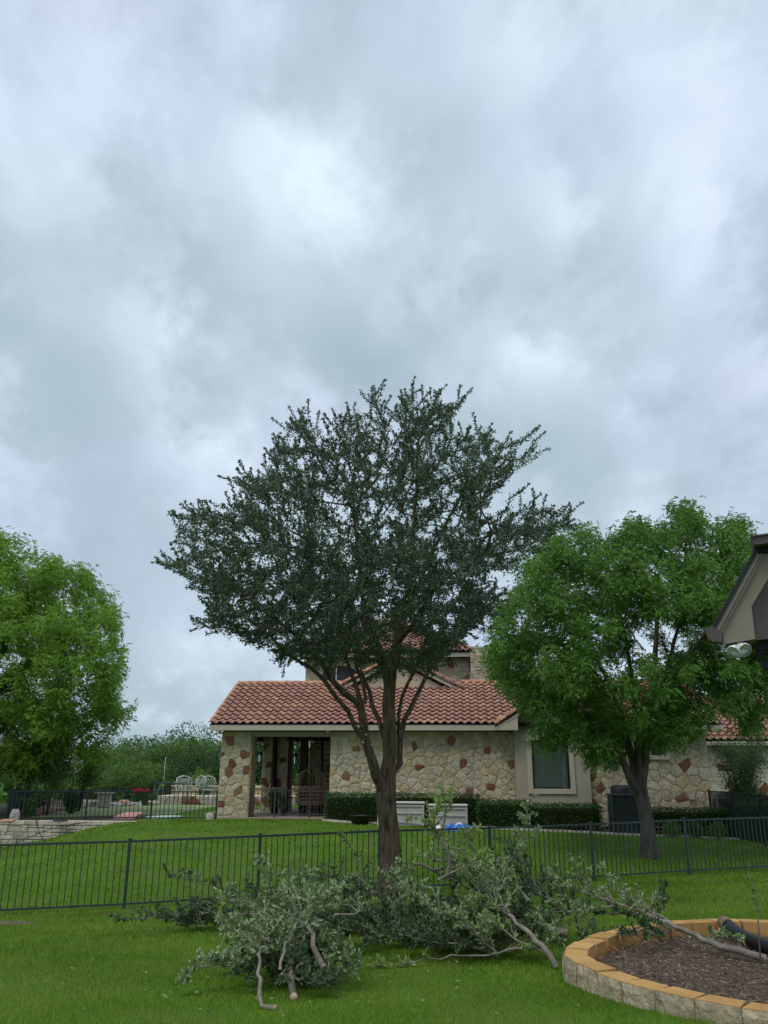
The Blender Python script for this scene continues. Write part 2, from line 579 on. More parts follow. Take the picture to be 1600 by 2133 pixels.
M['leaf_ash'] = mat('ash_leaflet', [(0.055, 0.14, 0.022), (0.08, 0.19, 0.028), (0.12, 0.25, 0.036), (0.065, 0.16, 0.026)], 0.55, 0.32, 0.75, trans=0.25, spec=0.35, coord='World', blotch=(0.15, 0.26, 0.04), bscale2=0.9, var2=0.55)
M['leaf_ash_light'] = mat('ash_leaflet_light', [(0.115, 0.22, 0.026), (0.16, 0.29, 0.036), (0.22, 0.36, 0.046), (0.125, 0.245, 0.03)], 0.55, 0.32, 0.75, trans=0.28, spec=0.35, coord='World', blotch=(0.20, 0.31, 0.045), bscale2=0.8, var2=0.6)
M['leaf_far'] = mat('far_foliage', [(0.065, 0.13, 0.035), (0.09, 0.175, 0.045), (0.125, 0.22, 0.06), (0.07, 0.15, 0.04)], 0.7, 0.35, 0.35, trans=0.15, spec=0.2, coord='World', blotch=(0.15, 0.22, 0.06), bscale2=0.22, var2=0.7)
M['leaf_far_dark'] = mat('far_foliage_dark', [(0.035, 0.080, 0.030), (0.05, 0.11, 0.038), (0.07, 0.14, 0.046)], 0.7, 0.35, 0.5, trans=0.15, spec=0.2, coord='World')
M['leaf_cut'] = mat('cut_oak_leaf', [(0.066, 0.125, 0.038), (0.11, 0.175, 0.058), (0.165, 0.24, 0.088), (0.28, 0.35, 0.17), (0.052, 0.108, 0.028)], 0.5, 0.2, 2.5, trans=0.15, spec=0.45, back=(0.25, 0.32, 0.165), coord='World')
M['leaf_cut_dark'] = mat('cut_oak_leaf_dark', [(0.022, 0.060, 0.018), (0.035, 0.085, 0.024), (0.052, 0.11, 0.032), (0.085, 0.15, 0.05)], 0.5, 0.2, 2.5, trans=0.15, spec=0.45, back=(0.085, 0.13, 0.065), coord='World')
M['leaf_cut_yellow'] = mat('cut_oak_leaf_fresh', [(0.13, 0.21, 0.04), (0.20, 0.29, 0.06), (0.29, 0.38, 0.09), (0.16, 0.23, 0.07)], 0.5, 0.2, 2.5, trans=0.25, spec=0.4, back=(0.25, 0.32, 0.15), coord='World')
M['leaf_hedge'] = mat('hedge_leaf', [(0.020, 0.065, 0.012), (0.032, 0.10, 0.018), (0.052, 0.14, 0.026)], 0.45, 0.25, 2, trans=0.12, spec=0.45, coord='World')
M['leaf_bright'] = mat('bright_shrub_leaf', [(0.06, 0.15, 0.02), (0.10, 0.20, 0.03), (0.16, 0.25, 0.045)], 0.5, 0.25, 2, trans=0.2, coord='World')
M['leaf_red'] = mat('reddish_shrub_leaf', [(0.10, 0.07, 0.035), (0.14, 0.08, 0.05), (0.08, 0.09, 0.03)], 0.6, 0.25, 2, trans=0.2, coord='World')
M['petal_red'] = mat('red_petal', [(0.45, 0.012, 0.03), (0.58, 0.03, 0.05)], 0.6, 0.2, 5)
M['petal_white'] = mat('white_petal', [(0.7, 0.68, 0.62)], 0.6, 0.2, 5)
M['hedge_core'] = mat('hedge_shade_core', [(0.018, 0.026, 0.010)], 1.0, 0.4, 9, 0.8, 20, 0.05, 0.0, island=False)  # hedge core: shade deep among the leaves put into a dark colour
M['block_top'] = mat('tan_block', [(0.50, 0.30, 0.11), (0.55, 0.34, 0.13), (0.45, 0.26, 0.095), (0.52, 0.30, 0.105)], 0.9, 0.10, 6, 0.4, 60, 0.008, 0.15, blotch=(0.34, 0.18, 0.07), bscale2=4, var2=0.4)
M['block_face'] = mat('split_face_block', [(0.40, 0.33, 0.21), (0.46, 0.385, 0.26), (0.37, 0.31, 0.21)], 0.95, 0.3, 14, 1.0, 22, 0.04, 0.1, blotch=(0.22, 0.19, 0.14), bscale2=9, var2=0.5)
M['black_pipe'] = mat('black_plastic', [(0.013, 0.015, 0.018)], 0.42, 0.2, 10, island=False, spec=0.5)
M['resin'] = mat('grey_resin', [(0.40, 0.385, 0.345)], 0.6, 0.08, 3, 0.1, 40, 0.003, island=False)
M['resin_dark'] = mat('grey_resin_lid', [(0.47, 0.455, 0.41)], 0.6, 0.05, 3, island=False)
M['blue'] = mat('blue_plastic', [(0.012, 0.12, 0.50)], 0.4, 0.15, 3, island=False, spec=0.5)
M['white_plastic'] = mat('white_plastic', [(0.72, 0.73, 0.72)], 0.5, 0.1, 5, island=False)
M['ac'] = mat('dark_green_metal', [(0.030, 0.050, 0.050)], 0.5, 0.15, 5, island=False, spec=0.4)
M['white_metal'] = mat('white_cast_metal', [(0.62, 0.61, 0.58)], 0.55, 0.12, 8, island=False)
M['boulder_pink'] = mat('pink_boulder', [(0.52, 0.27, 0.21), (0.48, 0.30, 0.24), (0.40, 0.18, 0.14)], 0.9, 0.2, 4, 0.8, 10, 0.05)
M['boulder_grey'] = mat('grey_boulder', [(0.38, 0.34, 0.30), (0.46, 0.42, 0.37), (0.32, 0.29, 0.26)], 0.9, 0.2, 4, 0.8, 10, 0.05)
M['cushion'] = mat('pink_slab_stone', [(0.56, 0.30, 0.25)], 0.85, 0.06, 3, 0.2, 20, 0.01, island=False)
M['hose'] = mat('pale_green_hose', [(0.42, 0.60, 0.52)], 0.5, 0.1, 5, island=False)
M['tan_siding'] = mat('taupe_siding', [(0.225, 0.19, 0.145)], 0.8, 0.08, 3, 0.35, 70, 0.006, island=False)
M['tan_board'] = mat('taupe_board', [(0.19, 0.16, 0.13)], 0.75, 0.08, 3, 0.2, 50, 0.003, island=False)
M['brown_gutter'] = mat('brown_gutter', [(0.085, 0.064, 0.06)], 0.45, 0.12, 5, island=False, spec=0.4)
M['shingle'] = mat('dark_shingle', [(0.030, 0.028, 0.030), (0.02, 0.02, 0.022)], 0.95, 0.3, 12, 0.5, 60, 0.01)
M['navy_dark'] = mat('dark_painted_beam', [(0.012, 0.014, 0.022)], 0.7, 0.2, 5, island=False)
M['wicker'] = mat('brown_wicker', [(0.24, 0.16, 0.11), (0.18, 0.12, 0.085)], 0.7, 0.3, 20)
M['fabric'] = mat('beige_cushion', [(0.16, 0.12, 0.095)], 0.9, 0.1, 20, island=False)
M['curtain'] = mat('curtain', [(0.66, 0.68, 0.64)], 0.9, 0.06, 4, stretch=(6, 1, 1), island=False)
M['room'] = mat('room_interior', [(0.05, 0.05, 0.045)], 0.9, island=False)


def glassmat(name, tint, refl, rough=0.02):
    mt = bpy.data.materials.new(name)
    mt.use_nodes = True
    N, L = mt.node_tree.nodes, mt.node_tree.links
    N.clear()
    out = N.new('ShaderNodeOutputMaterial')
    g = N.new('ShaderNodeBsdfGlossy')
    g.inputs['Roughness'].default_value = rough
    t = N.new('ShaderNodeBsdfTransparent')
    t.inputs[0].default_value = (*tint, 1)
    ms = N.new('ShaderNodeMixShader')
    lw = N.new('ShaderNodeLayerWeight')
    lw.inputs[0].default_value = refl
    tn = N.new('ShaderNodeTexNoise')
    tn.inputs['Scale'].default_value = 1.2
    bp = N.new('ShaderNodeBump')
    bp.inputs['Strength'].default_value = 0.06
    L.new(tn.outputs[0], bp.inputs['Height'])
    L.new(bp.outputs[0], g.inputs['Normal'])
    L.new(lw.outputs['Fresnel'], ms.inputs[0])
    L.new(t.outputs[0], ms.inputs[1])
    L.new(g.outputs[0], ms.inputs[2])
    L.new(ms.outputs[0], out.inputs[0])
    return mt


M['glass'] = glassmat('window_glass', (0.83, 0.89, 0.865), 0.34)
M['lantern_glass'] = glassmat('lantern_glass', (0.93, 0.94, 0.93), 0.25)
M['bulb'] = mat('bulb_glass', [(0.62, 0.66, 0.62)], 0.15, 0.25, 14, metallic=0.15, island=False, spec=0.7)

M['silver'] = mat('silvered_reflector', [(0.85, 0.85, 0.85)], 0.45, 0.12, 20, metallic=0.95, island=False)

# ------------------------------------------------------------------ terrain
FENCE_H = 1.17


def Yf(X):
    return 16.6 + .3136 * (X + 4.71)


def bfz(X):
    return np.clip(-.81 + .0198 * (X + 4.71), -1.0, -0.3)


def sm(s):
    s = np.clip(s, 0, 1)
    return s * s * (3 - 2 * s)


def gz(X, Y):
    X = np.asarray(X, float)
    Y = np.asarray(Y, float)
    yf = Yf(np.clip(X, -20, 20))
    b = bfz(X)
    z1 = b * np.clip((Y - 6) / (yf - 6), 0, 1) ** 1.15
    Xr = X * 28.9 / np.clip(Y, 15, 28.9)
    top = -.75 + .81 * sm((Xr + 12.7) / 4.8)
    top = top - np.clip(X + 2, 0, 14) * .028
    yt = 28.9 - .1 * np.clip(X + 2, 0, 20)
    s = np.clip((Y - yf) / (yt - yf), 0, 1)
    z2 = b + (top - b) * (1 - (1 - s) ** 1.5)
    z = np.where(Y < yf, z1, z2)
    z = z + 0.012 * np.sin(X * 1.7 + Y * .6) * np.sin(Y * 1.3 - X * .4)
    return z


def g1(x, y):
    return float(gz(x, y))


def on_ground(px, py, h=0.0):
    d = rayd(px, py)
    t = 1.0
    while t < 300:
        P = Vector((0, 0, EYE)) + d * t
        if P.z < g1(P.x, P.y) + h:
            return P
        t += .03
    return P


xs = np.unique(np.concatenate([np.linspace(-150, -17, 20), np.arange(-17, 15, .3), np.linspace(15, 150, 20)]))
ys = np.unique(np.concatenate([np.linspace(-30, 2, 8), np.arange(2, 31, .3), np.linspace(31, 400, 40)]))
XX, YY = np.meshgrid(xs, ys)
V = np.stack([XX, YY, gz(XX, YY)], -1).reshape(-1, 3)
nx, ny = len(xs), len(ys)
I = (np.arange(ny - 1)[:, None] * nx + np.arange(nx - 1)[None]).ravel()
Fq = np.stack([I, I + 1, I + 1 + nx, I + nx], 1)
lawn = addobj('lawn', npmesh('lawn', V, Fq, M['lawn'], True))
tag(lawn, 'green lawn sloping down to the fence and up to the stone house', kind='structure')

# raised bed outline (outer top edge), level course
BED = [(3.15, 5.62), (2.80, 5.80), (2.47, 5.98), (2.20, 6.17), (1.95, 6.45), (1.75, 6.80), (1.60, 7.20), (1.51, 7.55), (1.52, 7.85), (1.66, 8.18), (1.92, 8.58), (2.22, 8.95),
       (2.55, 9.25), (2.95, 9.47), (3.35, 9.60), (3.75, 9.60), (4.15, 9.50), (4.50, 9.30), (4.8, 9.0)]


def in_poly(px, py, poly):
    px = np.asarray(px)
    py = np.asarray(py)
    r = np.zeros(px.shape, bool)
    n = len(poly)
    j = n - 1
    for i in range(n):
        xi, yi = poly[i]
        xj, yj = poly[j]
        c = ((yi > py) != (yj > py)) & (px < (xj - xi) * (py - yi) / (yj - yi + 1e-12) + xi)
        r ^= c
        j = i
    return r


BEDPOLY = BED + [(6.0, 7.5), (5.0, 5.0)]


def make_grass():
    allV, allF = [], []
    off = 0
    for (y0, y1, dens, h, wd) in ((4.2, 7.0, 3800, .036, .005), (7.0, 10, 2300, .038, .0065), (10, 14, 1100, .042, .010), (14, 21.5, 520, .046, .016), (21.5, 30, 240, .05, .026)):
        x0, x1 = -.56 * y1 - .3, .56 * y1 + .3
        n = int((x1 - x0) * (y1 - y0) * dens)
        X = NR.uniform(x0, x1, n)
        Y = NR.uniform(y0, y1, n)
        k = (np.abs(X) < .52 * Y + .4)
        k &= ~in_poly(X, Y, BEDPOLY)
        # keep off the planting strip, retaining wall and terrace
        k &= ~((Y > 28.75) & (X < -7.2))
        k &= Y < 30.6 - .0875 * (X + 5.8) - np.where(X > -2.0, 1.55 + .06 * X, 0.05)
        k &= ~(X > 10.95) | (Y < 21)
        # thin worn spots
        nn = np.sin(X * 2.1 + 1.3) * np.sin(Y * 1.7 + .4) + .6 * np.sin(X * 5.3 + Y * 3.1)
        k &= NR.uniform(0, 1, n) < np.clip(1.05 - .25 * nn, .4, 1)
        X, Y = X[k], Y[k]
        n = len(X)
        Z = gz(X, Y) - .004
        a = NR.uniform(0, 2 * np.pi, n)
        H = h * NR.uniform(.5, 1.25, n)
        W = wd * NR.uniform(.6, 1.2, n)
        la = NR.uniform(0, 2 * np.pi, n)
        ln = H * NR.uniform(.1, .9, n)
        P = np.stack([X, Y, Z], 1)
        dx = np.stack([np.cos(a), np.sin(a), np.zeros(n)], 1) * W[:, None] * .5
        tip = P + np.stack([np.cos(la) * ln, np.sin(la) * ln, H], 1)
        v = np.stack([P - dx, P + dx, tip], 1).reshape(-1, 3)
        allV.append(v)
        allF.append(np.arange(n * 3).reshape(-1, 3) + off)
        off += n * 3
    me = npmesh('grass', np.concatenate(allV), np.concatenate(allF), M['blade'])
    o = addobj('grass', me)
    tag(o, 'short mown grass covering the lawn on both sides of the fence', 'grass', kind='stuff')


make_grass()

# ------------------------------------------------------------------ stone patterns
def clip_half(poly, a, b):
    """keep points nearer to a than to b"""
    mx, my = (a[0] + b[0]) / 2, (a[1] + b[1]) / 2
    nx_, ny_ = b[0] - a[0], b[1] - a[1]
    out = []
    n = len(poly)
    for i in range(n):
        p, q = poly[i], poly[(i + 1) % n]
        dp = (p[0] - mx) * nx_ + (p[1] - my) * ny_
        dq = (q[0] - mx) * nx_ + (q[1] - my) * ny_
        if dp <= 0:
            out.append(p)
        if (dp < 0 < dq) or (dq < 0 < dp):
            t = dp / (dp - dq)
            out.append((p[0] + (q[0] - p[0]) * t, p[1] + (q[1] - p[1]) * t))
    return out


def stones(region, size, seeds=(), rng=RND, holes=()):
    """rubble pattern: list of (polygon, is_seed) filling a convex region"""
    x0, x1 = min(p[0] for p in region), max(p[0] for p in region)
    z0, z1 = min(p[1] for p in region), max(p[1] for p in region)
    pts = [(s[0], s[1]) for s in seeds]
    ns = len(pts)
    tries = 0
    area = (x1 - x0) * (z1 - z0)
    target = int(area / (size * size * .80))
    while len(pts) < target + ns and tries < 12000:
        tries += 1
        p = (rng.uniform(x0, x1), rng.uniform(z0, z1))
        lim = size * (.70 if tries < 6000 else .52) * rng.choice((.75, 1, 1, 1.15))
        if all(math.hypot((p[0] - q[0]) * .86, (p[1] - q[1]) * 1.15) > (lim * .74 if k_ < ns else lim) for k_, q in enumerate(pts)):
            pts.append(p)
    res = []
    for i, a in enumerate(pts):
        poly = list(region)
        near = sorted(range(len(pts)), key=lambda j: (pts[j][0] - a[0]) ** 2 + (pts[j][1] - a[1]) ** 2)[1:16]
        for j in near:
            poly = clip_half(poly, a, pts[j])
            if len(poly) < 3:
                break
        if len(poly) < 3:
            continue
        cx = sum(p[0] for p in poly) / len(poly)
        cz = sum(p[1] for p in poly) / len(poly)
        if any(h[0] < cx < h[1] and h[2] < cz < h[3] for h in holes):
            continue
        res.append((poly, i < ns))
    return res


def stone_mesh(poly, gap=.011, depth=.035, rng=RND):
    """one rough-faced stone, local axes (x, -y outwards, z), centred"""
    cx = sum(p[0] for p in poly) / len(poly)
    cz = sum(p[1] for p in poly) / len(poly)
    # merge tiny edges
    pp = []
    for p in poly:
        if not pp or math.hypot(p[0] - pp[-1][0], p[1] - pp[-1][1]) > .03:
            pp.append(p)
    if len(pp) > 3 and math.hypot(pp[0][0] - pp[-1][0], pp[0][1] - pp[-1][1]) < .03:
        pp.pop()
    if len(pp) < 3:
        return None

    def inset(g):
        r = []
        for p in pp:
            dx, dz = p[0] - cx, p[1] - cz
            l = math.hypot(dx, dz) + 1e-6
            k = max(0.2, (l - g) / l)
            r.append((dx * k, dz * k))
        return r
    n = len(pp)
    A = inset(gap)
    B = inset(gap + depth * .45)
    d = depth * rng.uniform(.75, 1.25)
    vs = [(x, 0.0, z) for x, z in A]
    vs += [(x + rng.uniform(-.008, .008), -d * rng.uniform(.7, 1.05), z + rng.uniform(-.008, .008)) for x, z in B]
    vs.append((rng.uniform(-.03, .03), -d * rng.uniform(1.0, 1.5), rng.uniform(-.03, .03)))
    fs = []
    for i in range(n):
        j = (i + 1) % n
        fs.append((i, j, j + n, i + n))
        fs.append((i + n, j + n, 2 * n))
    return (cx, cz), vs, fs


def stone_wall(parent, region, size, M3, seeds=(), budget=None, main='stone', holes=(), gap=.007, depth=.034, rust=.03, name='stone'):
    """stones on a plane given by matrix M3 (x right, -y out, z up) below parent; budget: [left] single objects"""
    rest, restr = MB(), MB()
    n_obj = 0
    for poly, sd in stones(region, size, seeds, holes=holes):
        r = stone_mesh(poly, gap, depth)
        if not r:
            continue
        (cx, cz), vs, fs = r
        rusty = sd or RND.random() < rust
        mt = M['stone_rust'] if rusty else M[main]
        if budget is None or budget[0] > 0:
            if budget is not None:
                budget[0] -= 1
            mb = MB().add(vs, fs)
            o = mb.build(name, mt, parent)
            o.matrix_local = M3 @ Matrix.Translation((cx, 0, cz))
            if rusty:
                o['label'] = 'rust red stone in the wall'
            n_obj += 1
        else:
            t = M3 @ Matrix.Translation((cx, 0, cz))
            (restr if rusty else rest).add([t @ Vector(v) for v in vs], fs)
    for mb, mt in ((rest, M[main]), (restr, M['stone_rust'])):
        if mb.v:
            tag(mb.build('stones', mt, parent), kind='stuff')
    return n_obj


def wall_face(parent, name, x0, x1, z0, z1, M3, thick, size, **kw):
    """a wall part with its mortar body and stones as sub-parts"""
    w = MB().box(x0, x1, 0, thick, z0, z1)
    o = w.build(name, M['mortar'], parent)
    o.matrix_local = M3
    stone_wall(o, [(x0, z0), (x1, z0), (x1, z1), (x0, z1)], size, Matrix(), **kw)
    return o


def facing(x, y, z=0.0, rz=0.0):
    return Matrix.Translation((x, y, z)) @ Matrix.Rotation(rz, 4, 'Z')


# ------------------------------------------------------------------ roofs
TW, TE, TL = .285, .372, .43


def tile_mesh():
    S = [0, .08, .17, .27, .36, .46, .55, .64, .74, .86, 1.0]

    def prof(s):
        if s < .64:
            return .062 * math.sin(math.pi * s / .64) + .004
        return -.016 * math.sin(math.pi * (s - .64) / .36) + .004
    vs, fs = [], []
    n = len(S)
    for s in S:
        vs.append((s * TW, 0, prof(s) + .060))
    for s in S:
        vs.append((s * TW, TL, prof(s) + .004))
    for s in S:
        vs.append((s * TW, 0.006, prof(s) + .040))
    for i in range(n - 1):
        fs.append((i, i + 1, n + i + 1, n + i))
        fs.append((2 * n + i, 2 * n + i + 1, i + 1, i))
    fs.append((0, n, 2 * n))
    mb = MB().add(vs, fs, True)
    me = mb.mesh('roof_tile', M['tile'])
    sm_ = [True] * len(fs)
    for i in range(n - 1):
        sm_[2 * i + 1] = False
    me.polygons.foreach_set('use_smooth', sm_)
    return me, vs, fs


TILE_ME, TILE_V, TILE_F = tile_mesh()


def tile_roof(parent, M3, ncol, nrow, budget, keep=None, stagger=0.0, order='left'):
    """M3: origin at eave left, x along eave, y up the slope, z normal"""
    rest = MB()
    cells = [(c, r) for c in range(ncol) for r in range(nrow) if keep is None or keep((c + .5) * TW, (r + .5) * TE)]
    for c, r in cells:
        t = M3 @ Matrix.Translation((c * TW + RND.uniform(-.004, .004), r * TE + RND.uniform(-.006, .006), 0)) @ Matrix.Rotation(math.radians(-1.5 + RND.uniform(-.4, .4)), 4, 'X')
        if budget[0] > 0:
            budget[0] -= 1
            o = addobj('roof_tile', TILE_ME, parent)
            o.matrix_local = t
        else:
            rest.add([t @ Vector(v) for v in TILE_V], TILE_F, True)
    if rest.v:
        tag(rest.build('roof_tiles', M['tile'], parent), kind='stuff')


def cap_line(parent, a, b, r=.10, L=.38, name='ridge_tile', up=(0, 0, 1)):
    """half-round cap tiles laid from a to b, overlapping"""
    a, b = Vector(a), Vector(b)
    d = (b - a)
    n = max(1, int(d.length / L))
    L = d.length / n
    t = d.normalized()
    upv = Vector(up)
    side = t.cross(upv).normalized()
    upn = side.cross(t).normalized()
    vs, fs = [], []
    K = 8
    for e, (rr, s) in enumerate(((r * 1.06, 0), (r * .9, L * 1.08), (r * .86, 0.0))):
        for k in range(K + 1):
            an = math.pi * k / K
            vs.append(tuple(side * math.cos(an) * rr + upn * (math.sin(an) * rr * 1.05) + t * s))
    for k in range(K):
        fs.append((k, k + 1, K + 1 + k + 1, K + 1 + k))
        fs.append((2 * (K + 1) + k, 2 * (K + 1) + k + 1, k + 1, k))
    me = MB().add(vs, fs, True).mesh(name, M['cap'])
    for i in range(n):
        addobj(name, me, parent, loc=a + t * (i * L) + upn * RND.uniform(-.004, .004))


# ------------------------------------------------------------------ the stone house (front wing)
HO = Vector((-5.8165, 31.0, 0.1005))
HR = math.radians(-5)
house = empty('stone_house', HO, HR, label='low limestone house wing with terracotta tile roof and corner porch', cat='house')
HM = Matrix.Translation(HO) @ Matrix.Rotation(HR, 4, 'Z')


def hw(x, y, z=0.0):
    return HM @ Vector((x, y, z))


sb = [300]
# corner pillar of the porch
pil = wall_face(house, 'corner_pillar', 0, 1.08, -.25, 2.92, facing(0, 0), .9, .32, budget=sb, rust=.0,
                seeds=[(.30, 2.62), (.03, 2.10), (.86, 2.12), (.48, 1.83), (1.02, 1.60), (.30, 1.46), (.72, .88), (.10, .42)])
stone_wall(pil, [(0, -.25), (.9, -.25), (.9, 2.92), (0, 2.92)], .32, facing(1.08, 0, 0, math.radians(90)), budget=sb, rust=.05)
fw = wall_face(house, 'front_wall', 3.97, 10.44, -.3, 2.92, facing(0, 0), .35, .30, budget=sb, rust=0.0,
               seeds=[(6.98, 2.42), (8.30, 2.62), (9.52, 2.25), (7.15, 1.68), (8.68, 1.86), (10.28, 1.83), (9.60, 1.02), (8.85, .86), (4.55, 1.40), (5.9, .62), (4.9, 2.3), (6.2, 2.0)])
rw = wall_face(house, 'right_wall', 12.96, 17.0, -.2, 2.95, facing(0, 0), .35, .36, budget=sb, rust=0.02,
               seeds=[(13.3, 1.05), (13.85, 2.6), (16.22, 1.85), (15.95, .72), (16.5, 2.7)], holes=[(15.02, 15.62, 2.12, 2.95)])
# body behind the faces, floor, ceiling
MB().box(3.97, 4.2, .35, 5.2, -.3, 2.95).box(16.7, 17.0, .35, 7.2, -.5, 2.95).box(4.2, 16.7, 7.0, 7.2, -.3, 2.95).build('rear_wall', M['mortar'], house)
MB().box(-.02, 4.2, -.06, 7.0, -.22, 0.0).build('porch_floor', M['slab'], house)
ed = MB()
for i in range(14):
    MB().box(1.10 + i * .206, 1.10 + i * .206 + .198, -.20, -.062, -.16, -.012, bev=.01).build('edge_brick', M['slab_edge'], house)
MB().box(.05, 4.2, .0, 6.9, 2.925, 2.99).build('porch_ceiling', M['dark_wood'], house)
# beams of the porch
MB().box(1.083, 3.967, .04, .34, 2.74, 2.922, bev=.01).build('front_beam', M['stucco'], house)
MB().box(1.43, 3.6, 4.9, 5.09, 2.78, 2.922).build('rear_beam', M['navy_dark'], house)
MB().box(.05, .375, 4.9, 5.2, 2.74, 2.922).build('rear_beam', M['navy_dark'], house)
MB().box(.12, .34, .92, 4.88, 2.74, 2.922).build('side_beam', M['navy_dark'], house)
bp1 = wall_face(house, 'rear_pillar', .38, .80, -.2, 2.92, facing(0, 5.0), .6, .30, budget=sb, rust=0.0, seeds=[(.48, 2.55), (.72, 1.75), (.62, .35), (.55, 1.08)])
bp2 = wall_face(house, 'rear_pillar', .94, 1.43, -.2, 2.92, facing(0, 5.2), .6, .32, budget=sb, rust=0.0, seeds=[(1.2, 2.05), (.98, 1.15)])
MB().box(.81, .93, 4.95, 5.6, 0, 2.92, bev=.01).build('porch_post', M['dark_wood'], house)
MB().box(1.44, 1.56, 5.1, 5.6, 0, 2.92, bev=.01).build('porch_post', M['dark_wood'], house)
MB().box(2.03, 2.33, 4.58, 4.88, 0, 2.92, bev=.01).build('porch_post', M['brown_wood'], house)
iw = wall_face(house, 'porch_rear_wall', 2.35, 4.2, -.2, 2.92, facing(0, 5.1), .3, .36, budget=sb, rust=0.03)
# roof: deck wedge, fascia, tiles
SL = math.atan2(1.80, 3.70)
RX0, RX1, EY, EZ, RY, RZ = -.34, 17.5, -.5, 3.12, 3.2, 4.92
rd = MB()
rd.add([(RX0, EY, EZ), (RX1, EY, EZ), (RX1, RY, RZ), (RX0, RY, RZ), (RX0, 7.6, 3.0), (RX1, 7.6, 3.0), (RX0, EY, EZ - .04), (RX1, EY, EZ - .04), (RX0, 7.6, 2.94), (RX1, 7.6, 2.94)],
       [(0, 1, 2, 3), (3, 2, 5, 4), (6, 7, 1, 0), (4, 5, 9, 8), (6, 8, 9, 7), (0, 3, 4, 8, 6), (1, 7, 9, 5, 2)])
rd.build('roof_deck', M['deck'], house)
MB().box(RX0 + .03, 9.86, EY - .025, EY + .02, 2.93, 3.115, bev=.004).build('fascia_board', M['fascia'], house)
MB().box(14.3, RX1 - .02, EY - .025, EY + .02, 2.93, 3.115, bev=.004).build('fascia_board', M['fascia'], house)
MB().box(RX0 + .05, 9.86, EY + .02, -.003, 2.935, 2.95).box(14.3, RX1 - .02, EY + .02, -.003, 2.935, 2.95).build('soffit', M['stucco'], house)
MB().add([(RX0 + .01, EY + .02, 2.93), (RX0 + .01, RY, 4.74), (RX0 + .01, RY, 4.93), (RX0 + .01, EY + .02, 3.11), (RX0 + .05, EY + .02, 2.93), (RX0 + .05, RY, 4.74), (RX0 + .05, RY, 4.93), (RX0 + .05, EY + .02, 3.11)],
         [(0, 1, 2, 3), (7, 6, 5, 4), (0, 4, 5, 1), (3, 2, 6, 7), (0, 3, 7, 4)]).build('rake_board', M['fascia'], house)
# wall above the porch side (gable end)
MB().add([(0.02, 0.0, 2.99), (0.02, 6.9, 2.99), (0.02, RY, 4.6), (0.12, 0.0, 2.99), (0.12, 6.9, 2.99), (0.12, RY, 4.6)], [(0, 1, 2), (5, 4, 3), (0, 3, 4, 1), (1, 4, 5, 2), (2, 5, 3, 0)]).build('side_gable', M['stucco'], house)
tb = [300]
MR = Matrix.Translation((RX0 + .02, EY - .05, EZ + .012)) @ Matrix.Rotation(SL, 4, 'X')
GX, GH = 6.21, 2.6      # dormer gable centre, y
BAYC, BAYY, BAYS = 11.72, -.80, math.tan(math.radians(30.5))   # bay gable


def bay_z(x):
    return 3.10 + (1.92 - abs(x - BAYC)) * BAYS


def keep_main(x, v):
    X = RX0 + x
    y = EY + v * math.cos(SL)
    z = EZ + v * math.sin(SL)
    if abs(X - BAYC) < 1.92 and bay_z(X) > z + .03:
        return False
    if abs(X - GX) < 2.30 and y > GH + .15 and (5.96 - abs(X - GX) * .52) > z:
        return False
    return True


tile_roof(house, MR, 62, 11, tb, keep_main)
MB().box(RX0 + .02, RX1 - .02, RY - .05, RY + .05, RZ - .06, RZ + .065).build('ridge_mortar', M['cap'], house)
cap_line(house, (RX0, RY, RZ + .035), (3.9, RY, RZ + .035))
cap_line(house, (8.65, RY, RZ + .05), (RX1, RY, RZ + .05))
cap_line(house, (RX0 + .02, EY - .02, EZ + .03), (RX0 + .02, RY - .1, RZ + .0), r=.085)
# dormer gable on the ridge
gp = [(GX - 2.42, GH, 4.66), (GX + 2.42, GH, 4.66), (GX, GH, 5.90)]
MB().prism([(GX - 2.2, GH + .1, 4.5), (GX + 2.2, GH + .1, 4.5), (GX, GH + .1, 5.66)], (0, .15, 0)).build('dormer_gable', M['stucco_light'], house)
for s in (-1, 1):
    a = Vector((GX + s * 2.56, GH - .1, 4.62))
    b = Vector((GX, GH - .1, 5.92))
    nrm = Vector((0, 0, -.17))
    MB().prism([a, b, b + nrm, a + nrm], (0, .05, 0)).build('rake_board', M['fascia'], house)
    MB().add([a + Vector((0, 0, .0)), b, b + Vector((0, 3.2, 0)), a + Vector((0, 3.2, 0)), a + nrm * .3, b + nrm * .3, b + nrm * .3 + Vector((0, 3.2, 0)), a + nrm * .3 + Vector((0, 3.2, 0))],
             [(0, 1, 2, 3), (4, 5, 6, 7), (0, 4, 5, 1), (2, 3, 7, 6), (0, 3, 7, 4)]).build('roof_deck', M['deck'], house)
    cap_line(house, a + Vector((-s * .02, .0, .05)), b + Vector((0, .0, .07)), r=.10, name='rake_tile')
cap_line(house, (GX, GH - .1, 6.0), (GX, GH + 3.0, 6.0))

